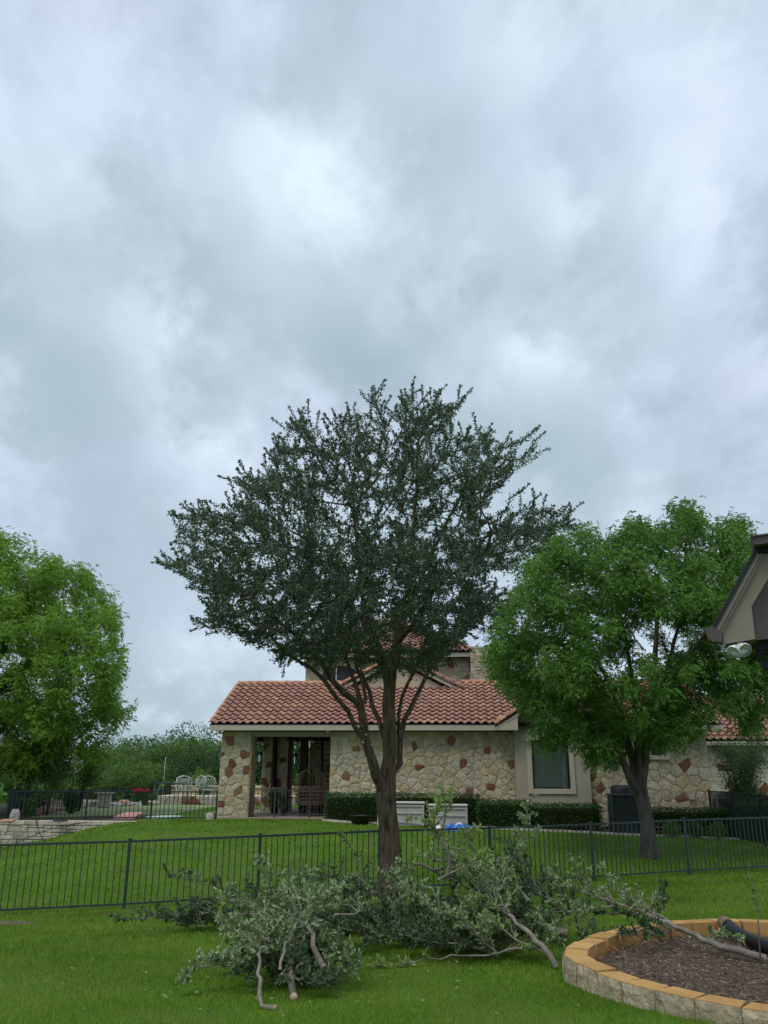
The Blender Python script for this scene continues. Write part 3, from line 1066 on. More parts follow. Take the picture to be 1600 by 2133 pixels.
# ---- window bay with its own gable
BX0, BX1, BY = 10.44, 12.96, -.30
WX0, WX1, WZ0, WZ1 = 11.02, 12.28, 1.02, 2.62
MB().box(BX0, WX0 - .10, BY, -.001, -.6, 3.0).box(WX1 + .10, BX1, BY, -.001, -.6, 3.0).box(WX0 - .10, WX1 + .10, BY, -.001, -.6, WZ0 - .10).box(WX0 - .10, WX1 + .10, BY, -.001, WZ1 + .10, 3.0).build('bay_wall', M['stucco'], house)
MB().prism([(BX0 - .001, BY, 3.0), (BX1 + .001, BY, 3.0), (BX1 + .001, BY, 3.35), (BAYC, BY, 4.1), (BX0 - .001, BY, 3.35)], (0, .25, 0)).build('bay_gable', M['stucco'], house)
win = empty('window', (0, 0, 0), parent=house)
f = MB()
for (a, b_, c, d_) in ((WX0 - .17, WX0, WZ0 - .17, WZ1 + .17), (WX1, WX1 + .17, WZ0 - .17, WZ1 + .17), (WX0, WX1, WZ0 - .17, WZ0), (WX0, WX1, WZ1, WZ1 + .17)):
    f.box(a, b_, BY - .055, BY + .06, c, d_, bev=.006)
f.build('trim', M['trim'], win)
f = MB()
for (a, b_, c, d_) in ((WX0, WX0 + .045, WZ0, WZ1), (WX1 - .045, WX1, WZ0, WZ1), (WX0 + .045, WX1 - .045, WZ0, WZ0 + .05), (WX0 + .045, WX1 - .045, WZ1 - .05, WZ1)):
    f.box(a, b_, BY + .0, BY + .08, c, d_)
f.build('frame', M['iron'], win)
MB().add([(WX0 + .045, BY + .05, WZ0 + .05), (WX1 - .045, BY + .05, WZ0 + .05), (WX1 - .045, BY + .05, WZ1 - .05), (WX0 + .045, BY + .05, WZ1 - .05)], [(0, 1, 2, 3)]).build('pane', M['glass'], win)
cv, cf = [], []
nn = 60
for i in range(nn + 1):
    x = WX0 + .05 + (WX1 - WX0 - .1) * i / nn
    s = abs(i / nn - .5) * 2
    y = BY + .10 + .02 * math.sin(i * 1.9) * (.2 + s)
    cv += [(x, y, WZ0 - .05), (x, y, WZ1 + .05)]
for i in range(nn):
    cf.append((2 * i, 2 * i + 2, 2 * i + 3, 2 * i + 1))
MB().add(cv, cf, True).build('curtain', M['curtain'], win)
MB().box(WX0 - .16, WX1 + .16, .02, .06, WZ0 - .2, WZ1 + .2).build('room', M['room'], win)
# bay gable roof
for s in (-1, 1):
    a = Vector((BAYC + s * 1.94, BAYY, 3.09))
    b = Vector((BAYC, BAYY, 3.10 + 1.92 * BAYS))
    dn = Vector((0, 0, -.16))
    bk = Vector((0, 3.6, 0))
    MB().prism([a, b, b + dn, a + dn], (0, .05, 0)).build('rake_board', M['fascia'], house)
    MB().add([a, b, b + bk, a + bk, a + dn * .4, b + dn * .4, b + bk + dn * .4, a + bk + dn * .4], [(0, 1, 2, 3), (4, 5, 6, 7), (0, 4, 5, 1), (0, 3, 7, 4), (3, 2, 6, 7)]).build('roof_deck', M['deck'], house)
    cap_line(house, a + Vector((-s * .0, .02, .04)), b + Vector((0, .02, .06)), r=.10, name='rake_tile')
    # cornice return box
    MB().add([(a.x + s * -.0, BAYY, 2.93), (a.x - s * .78, BAYY, 2.93), (a.x - s * .78, BAYY, 3.36), (a.x, BAYY, 2.95),
              (a.x, BY, 2.93), (a.x - s * .78, BY, 2.93), (a.x - s * .78, BY, 3.36), (a.x, BY, 2.95)],
             [(0, 1, 2, 3), (7, 6, 5, 4), (0, 4, 5, 1), (1, 5, 6, 2), (0, 3, 7, 4)]).build('eave_return', M['fascia'], house)
    ang = math.atan(BAYS)
    if s == -1:
        Mb = Matrix(((0, math.cos(ang), -math.sin(ang), a.x), (-1, 0, 0, BAYY + 3.4), (0, math.sin(ang), math.cos(ang), 3.12), (0, 0, 0, 1)))
    else:
        Mb = Matrix(((0, -math.cos(ang), math.sin(ang), a.x), (1, 0, 0, BAYY + .1), (0, math.sin(ang), math.cos(ang), 3.12), (0, 0, 0, 1)))
    tile_roof(house, Mb, 11, 6, [0])
cap_line(house, (BAYC, BAYY, 3.13 + 1.92 * BAYS), (BAYC, BAYY + 3.0, 3.13 + 1.92 * BAYS))
# small window and utility box
sw = empty('window', parent=house)
MB().box(15.04, 15.60, -.03, .02, 2.14, 2.90).build('pane', M['room'], sw)
MB().box(14.92, 15.72, -.12, -.0, 1.98, 2.12, bev=.015).build('sill', M['curb'], sw)
MB().box(16.22, 16.40, -.13, -.03, .70, .86, bev=.01).build('utility_box', M['resin'], house)
# hanging eave light under the left eave
el = MB().lathe([(0.0, 0), (.05, -.01), (.08, -.06), (.06, -.11), (0, -.13)], 12, (-.05, -.12, 2.93))
el.build('eave_light', M['white_plastic'], house)
MB().tube([hwp for hwp in [Vector((3.9, -.28, 2.935)), Vector((3.9, -.28, 2.90)), Vector((3.9, -.28, 2.86))]], .05, 10).build('eave_light', M['white_plastic'], house)


def lantern(x, y, z, lab, side=1, sc=1.0):
    t = empty('wall_lantern', hw(x, y, z), HR, label=lab, cat='lantern', group='black carriage lanterns on the porch')
    MB().box(-.085, .085, -.085, .085, 0, .02).box(-.10, .10, -.10, .10, .30, .325).add(
        [(-.11, -.11, .325), (.11, -.11, .325), (.11, .11, .325), (-.11, .11, .325), (-.03, -.03, .42), (.03, -.03, .42), (.03, .03, .42), (-.03, .03, .42)],
        [(0, 1, 5, 4), (1, 2, 6, 5), (2, 3, 7, 6), (3, 0, 4, 7), (4, 5, 6, 7), (3, 2, 1, 0)]).tube([(0, 0, .42), (0, 0, .50)], .014, 6).build('cap', M['iron'], t)
    fr = MB()
    for sx in (-1, 1):
        for sy in (-1, 1):
            fr.box(sx * .078 - .009, sx * .078 + .009, sy * .078 - .009, sy * .078 + .009, .02, .30)
        fr.box(sx * .026 - .004, sx * .026 + .004, -.082, -.076, .02, .30)
    fr.build('frame', M['iron'], t)
    MB().box(-.072, .072, -.072, .072, .022, .298).build('glass', M['lantern_glass'], t)
    MB().tube([(0, 0, .022), (0, 0, .17)], .016, 8).build('candle', M['white_plastic'], t)
    pts = []
    for i in range(15):
        a = -math.pi * .5 + i / 14 * math.pi * 1.9
        r = .075 * (1 - .35 * i / 14)
        pts.append((side * (.02 + r * math.cos(a)), 0, .57 + r * math.sin(a)))
    MB().tube(pts, .008, 5).tube([(0, 0, .48), (side * .09, 0, .52), (side * .13, 0, .45)], .009, 5).build('scroll_bracket', M['iron'], t)
    MB().box(side * .13 - .008, side * .13 + .008, -.04, .04, .36, .56).build('mount_plate', M['iron'], t)
    for o in t.children:
        pass
    t.scale = (sc, sc, sc)
    return t


lantern(-.16, .40, 1.90, 'black lantern on the outer left side of the corner pillar', 1)
lantern(.24, 5.3, 1.92, 'black lantern seen through the porch on the left rear pillar', 1)
lantern(1.86, 4.72, 1.84, 'black lantern in the porch beside the red brown post', 1)

# ---- porch railing with gate
HPOSTS = [1.16, 2.02, 3.28, 3.92]
rail = empty('porch_railing', hw(0, 0, 0), HR, label='grey metal railing with a gate across the porch opening', cat='railing')
pk = MB().box(-.008, .008, -.008, .008, .13, .90).mesh('picket', M['railing'])
po = MB().box(-.03, .03, -.03, .03, 0, .98, bev=.004).mesh('post', M['railing'])
for x in HPOSTS:
    addobj('post', po, rail, (x, .1, 0))
for a, b_ in zip(HPOSTS[:-1], HPOSTS[1:]):
    MB().box(a + .03, b_ - .03, .085, .115, .90, .93).build('rail', M['railing'], rail)
    MB().box(a + .03, b_ - .03, .085, .115, .10, .13).build('rail', M['railing'], rail)
    n = max(2, round((b_ - a) / .125))
    for i in range(1, n):
        addobj('picket', pk, rail, (a + (b_ - a) * i / n, .1, 0))

# ---- wicker dome chair
ec = empty('dome_chair', hw(3.10, 1.22, 0), HR, label='round wicker dome chair standing on the porch behind the railing', cat='chair')
R_ = .62
rb = MB()
for k in range(36):
    a = 2 * math.pi * k / 36
    if math.sin(a) < -.93:
        continue
    rb.tube([(R_ * math.cos(a) * math.cos(e), R_ * math.sin(a) * math.cos(e), 1.02 + R_ * 1.02 * math.sin(e)) for e in [i * math.pi / 18 for i in range(9)]], .011, 5)
rb.build('dome', M['wicker'], ec)
bw = MB()
for zz, rr in ((1.02, .63), (.96, .63), (.86, .62), (.74, .60), (.62, .56), (.50, .50), (.42, .44)):
    bw.tube([(rr * math.cos(2 * math.pi * i / 24), rr * math.sin(2 * math.pi * i / 24), zz) for i in range(25)], .011, 5)
for k in range(30):
    a = 2 * math.pi * k / 30
    bw.tube([(.63 * math.cos(a), .63 * math.sin(a), 1.02), (.60 * math.cos(a), .60 * math.sin(a), .74), (.50 * math.cos(a), .50 * math.sin(a), .50), (.40 * math.cos(a), .40 * math.sin(a), .38)], .007, 4)
bw.build('basket', M['wicker'], ec)
MB().lathe([(0, .38), (.42, .38), (.46, .43), (.44, .50), (.3, .52), (0, .52)], 20).build('cushion', M['fabric'], ec)
for k in range(4):
    a = math.pi / 4 + k * math.pi / 2
    MB().tube([(.30 * math.cos(a), .30 * math.sin(a), .40), (.46 * math.cos(a), .46 * math.sin(a), 0)], .016, 6).build('leg', M['iron'], ec)

# ---- spiral staircase
st = empty('spiral_staircase', hw(3.20, 3.0, 0), HR, label='black metal spiral staircase climbing at the back of the porch', cat='staircase')
MB().tube([(0, 0, 0), (0, 0, 2.92)], .055, 10).build('centre_pole', M['iron'], st)
nst = 14
hr = []
for i in range(nst):
    a = math.radians(200 - i * 27)
    z = .20 * (i + 1)
    a2 = a + math.radians(26)
    ri, ro = .05, .72
    MB().prism([(ri * math.cos(a), ri * math.sin(a), z), (ro * math.cos(a), ro * math.sin(a), z), (ro * math.cos(a2), ro * math.sin(a2), z), (ri * math.cos(a2), ri * math.sin(a2), z)], (0, 0, -.035)).build('tread', M['iron'], st)
    for t_ in (0, .5):
        am = a + (a2 - a) * t_
        MB().tube([(.71 * math.cos(am), .71 * math.sin(am), z), (.71 * math.cos(am), .71 * math.sin(am), min(z + .9 - .1 * t_, 2.92))], .009, 5).build('baluster', M['iron'], st)
    if z + .9 < 2.95:
        hr.append((.71 * math.cos(a), .71 * math.sin(a), z + .9))
MB().tube(hr, .018, 6).build('handrail', M['iron'], st)

# ---- ceiling fans
for (x, y, lab) in ((3.05, 1.5, 'dark ceiling fan at the right of the porch ceiling'), (2.15, 3.4, 'dark ceiling fan further back under the porch ceiling')):
    cfn = empty('ceiling_fan', hw(x, y, 2.92), HR + .3, label=lab, cat='ceiling fan', group='ceiling fans in the porch')
    MB().tube([(0, 0, 0), (0, 0, -.16)], .015, 6).build('rod', M['iron'], cfn)
    MB().lathe([(0, -.13), (.09, -.15), (.10, -.22), (.05, -.26), (0, -.26)], 14).build('motor', M['iron'], cfn)
    MB().lathe([(0, -.26), (.06, -.27), (.075, -.31), (.04, -.35), (0, -.36)], 12).build('light_bowl', M['curtain'], cfn)
    for k in range(5):
        a = k * 2 * math.pi / 5
        c, s_ = math.cos(a), math.sin(a)
        pts = [(.09, -.05), (.55, -.075), (.62, 0), (.55, .075), (.09, .05)]
        MB().prism([(x_ * c - y_ * s_, x_ * s_ + y_ * c, -.19 + .1 * y_) for x_, y_ in pts], (0, 0, .01)).build('blade', M['dark_wood'], cfn)

# ------------------------------------------------------------------ taller house behind
tall = empty('tall_house', HO, HR, label='taller limestone house rising behind the front wing roof', cat='house')
sb2 = [300]
tw = wall_face(tall, 'wall', 1.60, 4.75, 4.5, 6.62, facing(0, 7.6), .4, .42, budget=sb2, rust=.05, main='stone', holes=[(2.36, 4.05, 4.6, 5.9)])
tw2 = wall_face(tall, 'wall', 4.76, 9.10, 4.5, 6.62, facing(0, 7.6), .4, .42, budget=sb2, rust=.0, main='stone', seeds=[(8.9, 5.5), (8.2, 6.25), (8.25, 5.2), (7.4, 5.9)])
pts = [(2.40, 4.6), (4.02, 4.6), (4.02, 5.75)] + [(3.21 + .81 * math.cos(a), 5.75 + .42 * math.sin(a)) for a in [i * math.pi / 10 for i in range(1, 10)]] + [(2.40, 5.75)]
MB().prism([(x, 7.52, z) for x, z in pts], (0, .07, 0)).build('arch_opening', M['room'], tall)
ar = MB()
for i in range(9):
    a0, a1 = math.pi * i / 9 + .02, math.pi * (i + 1) / 9 - .02
    q = [(3.21 + (.82 + e) * math.cos(a), 5.75 + (.43 + e) * math.sin(a)) for e, a in ((0, a0), (0, a1), (.24, a1), (.24, a0))]
    MB().prism([(x, 7.47, z) for x, z in q], (0, .12, 0)).build('arch_stone', M['stone'], tall)
MB().box(3.02, 3.06, 7.48, 7.52, 4.6, 6.1).build('mullion', M['white_plastic'], tall)
MB().box(1.35, 9.35, 7.05, 7.10, 6.50, 6.70, bev=.005).box(1.35, 9.35, 7.10, 7.6, 6.60, 6.63).build('fascia_board', M['fascia'], tall)
MB().add([(1.3, 7.0, 6.70), (9.4, 7.0, 6.70), (9.4, 15, 6.70), (1.3, 15, 6.70), (5.0, 11.0, 8.85), (5.7, 11.0, 8.85)], [(0, 1, 5, 4), (1, 2, 5), (2, 3, 4, 5), (3, 0, 4), (0, 3, 2, 1)]).build('roof_deck', M['deck'], tall)
S2 = math.atan2(2.15, 4.0)
MT = Matrix.Translation((1.3, 6.95, 6.72)) @ Matrix.Rotation(S2, 4, 'X')
tb2 = [300]


def keep_hip(x, v):
    y = v * math.cos(S2)
    return x > y * .93 + .02 and x < 8.1 - y * .93 - .02 and y < 4.0


tile_roof(tall, MT, 28, 12, tb2, keep_hip)
cap_line(tall, (1.35, 7.0, 6.76), (5.0, 11.0, 8.92))
cap_line(tall, (9.35, 7.0, 6.76), (5.7, 11.0, 8.92))
MB().box(1.62, 9.08, 8.0, 14.5, 2.6, 6.6).build('wall_body', M['mortar'], tall)
# ledgestone chimney: courses as thin stones
ch = MB().box(9.12, 10.6, 7.0, 8.4, 2.8, 6.85).build('chimney', M['mortar_dark'], tall)
zc = 4.6
while zc < 6.80:
    h = RND.choice((.05, .07, .09))
    x = 9.12
    while x < 10.58:
        w = RND.uniform(.12, .45)
        x2 = min(x + w, 10.6)
        if sb2[0] > 0:
            sb2[0] -= 1
            MB().box(x + .004, x2 - .004, 6.95 - RND.uniform(0, .03), 7.02, zc + .004, zc + h - .004).build('ledge_stone', M['ledge'], ch)
        x = x2
    zc += h
MB().box(9.07, 10.65, 6.93, 8.45, 6.85, 6.95, bev=.01).build('chimney_cap', M['curb'], tall)

# ------------------------------------------------------------------ far wing at the right
far = empty('far_wing', HO, HR, label='pale limestone wing with tile roof and gutter at the right edge', cat='house')
sb3 = [300]
fwl = wall_face(far, 'wall', 17.02, 25.5, -.4, 2.62, facing(0, 5.0), .3, .40, budget=sb3, main='stone_pale', rust=.0,
                seeds=[(18.9, 1.75), (19.9, 1.6), (19.2, 1.0), (20.4, .9), (19.3, 2.3), (18.3, .35), (21.5, 2.0)])
MB().box(17.1, 25.8, 4.42, 4.56, 2.60, 2.76, bev=.02).build('gutter', M['fascia'], far)
MB().add([(17.0, 4.55, 2.78), (25.8, 4.55, 2.78), (25.8, 9.2, 5.0), (17.0, 9.2, 5.0), (17.0, 4.55, 2.6), (25.8, 4.55, 2.6), (25.8, 9.2, 2.6), (17.0, 9.2, 2.6)],
         [(0, 1, 2, 3), (4, 7, 6, 5), (0, 4, 5, 1), (2, 6, 7, 3), (1, 5, 6, 2), (0, 3, 7, 4)]).build('roof_deck', M['deck'], far)
MF = Matrix.Translation((17.02, 4.45, 2.80)) @ Matrix.Rotation(math.atan2(2.22, 4.65), 4, 'X')
tile_roof(far, MF, 30, 13, [300])

# ------------------------------------------------------------------ leaf helpers
def leaves_np(B, D, L, W, rng=NR, fold=.25, kind=0):
    """B bases (n,3), D directions (n,3) unit; returns V,F with 4 verts / 2 tris or 6 verts / 4 tris each"""
    n = len(B)
    R = rng.normal(size=(n, 3))
    R -= (R * D).sum(1)[:, None] * D
    R /= np.linalg.norm(R, axis=1)[:, None] + 1e-9
    Nn = np.cross(D, R)
    L = L[:, None]
    W = W[:, None]
    if kind == 0:
        v0 = B
        v1 = B + D * L * .5 + R * W * .5 + Nn * W * fold
        v2 = B + D * L
        v3 = B + D * L * .45 - R * W * .5 + Nn * W * fold
        V_ = np.stack([v0, v1, v2, v3], 1).reshape(-1, 3)
        b = np.arange(n) * 4
        F_ = np.concatenate([np.stack([b, b + 1, b + 2], 1), np.stack([b, b + 2, b + 3], 1)])
    else:
        curl = Nn * L * rng.uniform(-.12, .12, (n, 1))
        v0 = B
        v1 = B + D * L * .32 + R * W * .48 + Nn * W * fold
        v2 = B + D * L * .70 + R * W * .42 + Nn * W * fold + curl * .5
        v3 = B + D * L + curl
        v4 = B + D * L * .70 - R * W * .42 + Nn * W * fold + curl * .5
        v5 = B + D * L * .32 - R * W * .48 + Nn * W * fold
        V_ = np.stack([v0, v1, v2, v3, v4, v5], 1).reshape(-1, 3)
        b = np.arange(n) * 6
        F_ = np.concatenate([np.stack([b, b + 1, b + 2], 1), np.stack([b, b + 2, b + 3], 1), np.stack([b, b + 3, b + 4], 1), np.stack([b, b + 4, b + 5], 1)])
    return V_, F_


def unit(a):
    return a / (np.linalg.norm(a, axis=-1, keepdims=True) + 1e-9)


def leaf_blob(name, centre, rad, n, L, W, mt, parent=None, shell=.55, up=.3, seed=1, sq=2.0, zmin=None, kind=0):
    """leaves through the outer part of a (super-)ellipsoid"""
    rng = np.random.default_rng(seed)
    d = unit(rng.normal(size=(n, 3)))
    if sq > 2.5:
        k = (np.abs(d) ** sq).sum(1) ** (-1 / sq)
        d = d * k[:, None]
    bump = np.array([mnoise.noise(Vector(q) * 2.3 + Vector((seed, 0, 0))) for q in d])
    r = rng.uniform(shell, 1, n) ** .6 * (1 + .22 * bump)
    P = d * r[:, None] * np.array(rad) + np.array(centre)
    if zmin is not None:
        P = P[P[:, 2] > zmin]
        d = d[:len(P)]
    D = unit(unit(P - np.array(centre)) + rng.normal(size=P.shape) * .8 + np.array([0, 0, up]))
    V_, F_ = leaves_np(P, D, L * rng.uniform(.7, 1.2, len(P)), W * rng.uniform(.7, 1.2, len(P)), rng, kind=kind)
    return addobj(name, npmesh(name, V_, F_, mt), parent)


def hedge_box(o_loc, x0, x1, y0, y1, z0, z1, dens=520, seed=1, label='', group=None, mt='leaf_hedge', L=.062, rz=HR):
    t = empty('hedge', o_loc, rz, label=label, cat='hedge', group=group)
    rng = np.random.default_rng(seed)
    # solid core, painted dark for the shade behind the outer leaves
    w, d, h = x1 - x0, y1 - y0, z1 - z0
    MB().box(x0 + .07, x1 - .07, y0 + .08, y1 - .05, z0, z1 - .09, bev=.05).build('shade_core', M['hedge_core'], t)
    P, D = [], []
    for face, area in ((0, w * h), (1, w * d), (2, d * h), (3, d * h)):
        n = int(area * dens)
        a, b = rng.uniform(0, 1, n), rng.uniform(0, 1, n)
        off = rng.uniform(-.09, .03, n) + .035 * np.sin(a * w * 7) * np.sin(b * 9)
        if face == 0:
            P.append(np.stack([x0 + a * w, y0 - off, z0 + b * h], 1))
            D.append(np.tile([0, -1, .4], (n, 1)))
        elif face == 1:
            P.append(np.stack([x0 + a * w, y0 + b * d, z1 + off + .02 * rng.normal(size=n)], 1))
            D.append(np.tile([0, -.3, 1], (n, 1)))
        else:
            s = 1 if face == 3 else -1
            P.append(np.stack([(x1 if s > 0 else x0) + s * off, y0 + a * d, z0 + b * h], 1))
            D.append(np.tile([s, -.3, .4], (n, 1)))
    P, D = np.concatenate(P), unit(np.concatenate(D) + rng.normal(size=(len(np.concatenate(P)), 3)) * .6)
    # round off the top edges
    ex = np.maximum(0, (P[:, 2] - (z1 - .12)) / .12)
    P[:, 1] += np.clip(ex, 0, 1) * .05 * (P[:, 1] < (y0 + .1))
    V_, F_ = leaves_np(P, D, L * rng.uniform(.6, 1.2, len(P)), L * .6 * rng.uniform(.6, 1.2, len(P)), rng)
    tag(addobj('foliage', npmesh('foliage', V_, F_, M[mt]), t), kind='stuff')
    return t


hedge_box(hw(0, 0), 4.02, 5.95, -1.35, -.30, -.12, .80, seed=3, label='dark clipped hedge left of the big tree trunk beside the porch', group='clipped hedges along the house')
hedge_box(hw(0, 0), 6.25, 9.15, -1.00, -.30, -.2, .80, seed=4, label='long dark clipped hedge behind the two grey deck boxes', group='clipped hedges along the house')
hedge_box(hw(0, 0), 9.10, 10.75, -1.75, -.45, -.35, .62, seed=5, label='dark clipped hedge right of the deck boxes', group='clipped hedges along the house')
hedge_box(hw(0, 0), 10.72, 13.05, -1.65, -.50, -.4, .52, seed=6, label='dark clipped hedge below the curtained window', group='clipped hedges along the house')
hedge_box(hw(0, 0), 14.75, 17.1, -1.55, -.6, -.10, .42, seed=7, label='dark clipped hedge right of the second tree', group='clipped hedges along the house')
for i, (x, lab, mt) in enumerate(((15.05, 'round yellow green shrub just right of the second tree trunk', 'leaf_bright'), (15.75, 'round dark shrub between two yellow green shrubs', 'leaf_hedge'), (16.45, 'round yellow green shrub nearest the side fence', 'leaf_bright'))):
    p = hw(x, -2.15)
    t = empty('round_shrub', (p.x, p.y, g1(p.x, p.y)), 0, label=lab, cat='shrub', group='round shrubs behind the fence')
    tag(leaf_blob('foliage', (0, 0, .22), (.27, .27, .27), 1300, .05, .03, M[mt], t, .3, seed=40 + i), kind='stuff')
    MB().tube([(0, 0, -.05), (0, 0, .2)], .015, 5).build('stem', M['bark_ash'], t)

# planting strip with its pale curb
strip = MB()
sv, sf = [], []
cpts = []
for i in range(46):
    x = 3.95 + 13.1 * i / 45
    yb = -1.50 - .055 * (x - 4) - (.0 if x > 4.6 else -.3 * (4.6 - x) / .65)
    p = hw(x, yb)
    q = hw(x, .0)
    z = g1(p.x, p.y)
    cpts.append(Vector((p.x, p.y, z)))
    sv += [(p.x, p.y, z + .03), (q.x, q.y, max(g1(q.x, q.y), z) + .04)]
for i in range(45):
    sf.append((2 * i, 2 * i + 2, 2 * i + 3, 2 * i + 1))
tag(MB().add(sv, sf).build('planting_strip', M['mulch']), 'dark mulched planting strip along the house', kind='structure')
curb = empty('bed_curb', cpts[0], 0, label='pale concrete curb edging the planting strip along the house', cat='curb')
for i in range(0, 45):
    a, b_ = cpts[i] - cpts[0], cpts[i + 1] - cpts[0]
    d = (b_ - a)
    nrm_ = Vector((-d.y, d.x, 0)).normalized() * .06
    e = d.normalized() * .004
    MB().prism([a + e - nrm_ + Vector((0, 0, -.1)), b_ - e - nrm_ + Vector((0, 0, -.1)), b_ - e + nrm_ + Vector((0, 0, -.1)), a + e + nrm_ + Vector((0, 0, -.1))], (0, 0, .16 + RND.uniform(-.008, .008))).build('curb_stone', M['curb'], curb)

# ------------------------------------------------------------------ deck boxes, bag, tub, AC unit
def deck_box(px, py, Y, w, lab, rz):
    p = WY(px, py, Y)
    t = empty('deck_box', (p.x, p.y, g1(p.x, p.y) + .0), rz, label=lab, cat='deck box', group='grey deck boxes by the hedge')
    d, h = .62, .66
    b = MB().box(-w / 2, w / 2, -d / 2 + .02, d / 2, .0, h, bev=.015)
    b.build('body', M['resin'], t)
    fr = MB()
    for zz in (h - .05, h * .60):
        fr.box(-w / 2 + .03, w / 2 - .03, -d / 2 - .018, -d / 2 + .005, zz - .022, zz + .022, bev=.006)
    for sx in (-1, 1):
        fr.box(sx * (w / 2 - .035) - .03, sx * (w / 2 - .035) + .03, -d / 2 - .02, -d / 2 + .005, .02, h - .02, bev=.006)
    K = 10
    arc = [(-w / 2 + .07 + (w - .14) * i / K, .07 + .055 * math.sin(math.pi * i / K)) for i in range(K + 1)]
    for (x_, z_), (x2, z2) in zip(arc[:-1], arc[1:]):
        fr.prism([(x_, -d / 2 - .018, z_ - .018), (x2, -d / 2 - .018, z2 - .018), (x2, -d / 2 - .018, z2 + .018), (x_, -d / 2 - .018, z_ + .018)], (0, .02, 0))
    for zz in (.2, .4):
        fr.box(w / 2 - .005, w / 2 + .014, -d / 2 + .06, d / 2 - .06, zz - .015, zz + .015, bev=.004)
    fr.build('panel_ribs', M['resin'], t)
    MB().box(-w / 2 - .02, w / 2 + .02, -d / 2 - .03, d / 2 + .02, h + .012, h + .075, bev=.02).build('lid', M['resin_dark'], t)
    MB().box(-w / 2 + .02, w / 2 - .02, -d / 2 + .01, d / 2 - .02, h, h + .012).build('lid_gap', M['iron'], t)
    return t


deck_box(836, 1718, 28.35, 1.50, 'grey deck box partly hidden behind the big tree trunk', HR)
deck_box(934, 1722, 28.1, 1.22, 'grey deck box with a blue bag lying in front of it', HR + .02)

p = WY(952, 1722, 27.4)
bag = empty('blue_bag', (p.x, p.y, g1(p.x, p.y)), 0, label='crumpled blue and white plastic bag lying before the right deck box', cat='bag')


def crumple(x0, x1, y0, y1, h, nx_, ny_, seed):
    r = random.Random(seed)
    vs, fs = [], []
    for j in range(ny_ + 1):
        for i in range(nx_ + 1):
            u_, v_ = i / nx_, j / ny_
            e = math.sin(math.pi * u_) * math.sin(math.pi * v_)
            vs.append((x0 + (x1 - x0) * u_ + r.uniform(-.02, .02), y0 + (y1 - y0) * v_ + r.uniform(-.03, .03), h * (.15 + e ** .5 * r.uniform(.5, 1.1)) if e > .01 else .0))
    for j in range(ny_):
        for i in range(nx_):
            a = j * (nx_ + 1) + i
            fs.append((a, a + 1, a + nx_ + 2, a + nx_ + 1))
    return MB().add(vs, fs)


crumple(-.45, .55, -.25, .3, .20, 14, 7, 3).build('blue_part', M['blue'], bag)
crumple(-.75, -.40, -.2, .2, .15, 7, 5, 5).build('white_part', M['white_plastic'], bag)
crumple(-.15, .25, -.1, .18, .26, 6, 4, 9).build('white_print', M['white_plastic'], bag)
p = WY(750, 1714, 28.5)
tub = empty('black_tub', (p.x, p.y, g1(p.x, p.y)), 0, label='shallow black plastic tub at the foot of the left hedge', cat='tub')
MB().lathe([(.0, .02), (.26, .02), (.36, .26), (.38, .27), (.37, .28), (.33, .26), (.24, .06), (0, .06)], 20).build('bowl', M['black_pipe'], tub)
p = on_ground(860, 1719)
tag(MB().lathe([(0, .04), (.14, .045), (.22, .03), (.24, .0), (.24, -.05)], 14).build('stepping_stone', M['stone_pale'], loc=(p.x, p.y, p.z)), 'flat pale round stone on the grass before the deck boxes', 'stone')

p = hw(13.82, -1.45)
ac = empty('air_conditioner', (p.x, p.y, g1(p.x, p.y)), HR, label='dark green air conditioning unit behind the second tree trunk', cat='air conditioner')
MB().box(-.52, .52, -.45, .45, -.05, .05).build('pad', M['curb'], ac)
MB().box(-.44, .44, -.37, .37, .05, 1.17).build('coil', M['room'], ac)
for i in range(15):
    MB().box(-.455 + i * .062, -.455 + i * .062 + .028, -.43, -.385, .08, 1.15).build('louvre', M['ac'], ac)
for i in range(12):
    MB().box(-.49, -.45, -.40 + i * .062, -.40 + i * .062 + .028, .08, 1.15).build('louvre', M['ac'], ac)
for sx in (-1, 1):
    MB().box(sx * .475 - .03, sx * .475 + .03, -.45, -.39, .05, 1.17, bev=.008).build('corner_post', M['ac'], ac)
MB().box(-.52, .52, -.46, .42, 1.17, 1.23, bev=.012).build('top_rim', M['ac'], ac)
MB().lathe([(.42, 1.23), (.42, 1.42), (.36, 1.48), (.0, 1.50)], 20).build('fan_guard', M['iron'], ac)

# ------------------------------------------------------------------ fences
def fence_mesh(h, w=.019, z0=.08):
    return MB().box(-w / 2, w / 2, -w / 2, w / 2, z0, h - .035)


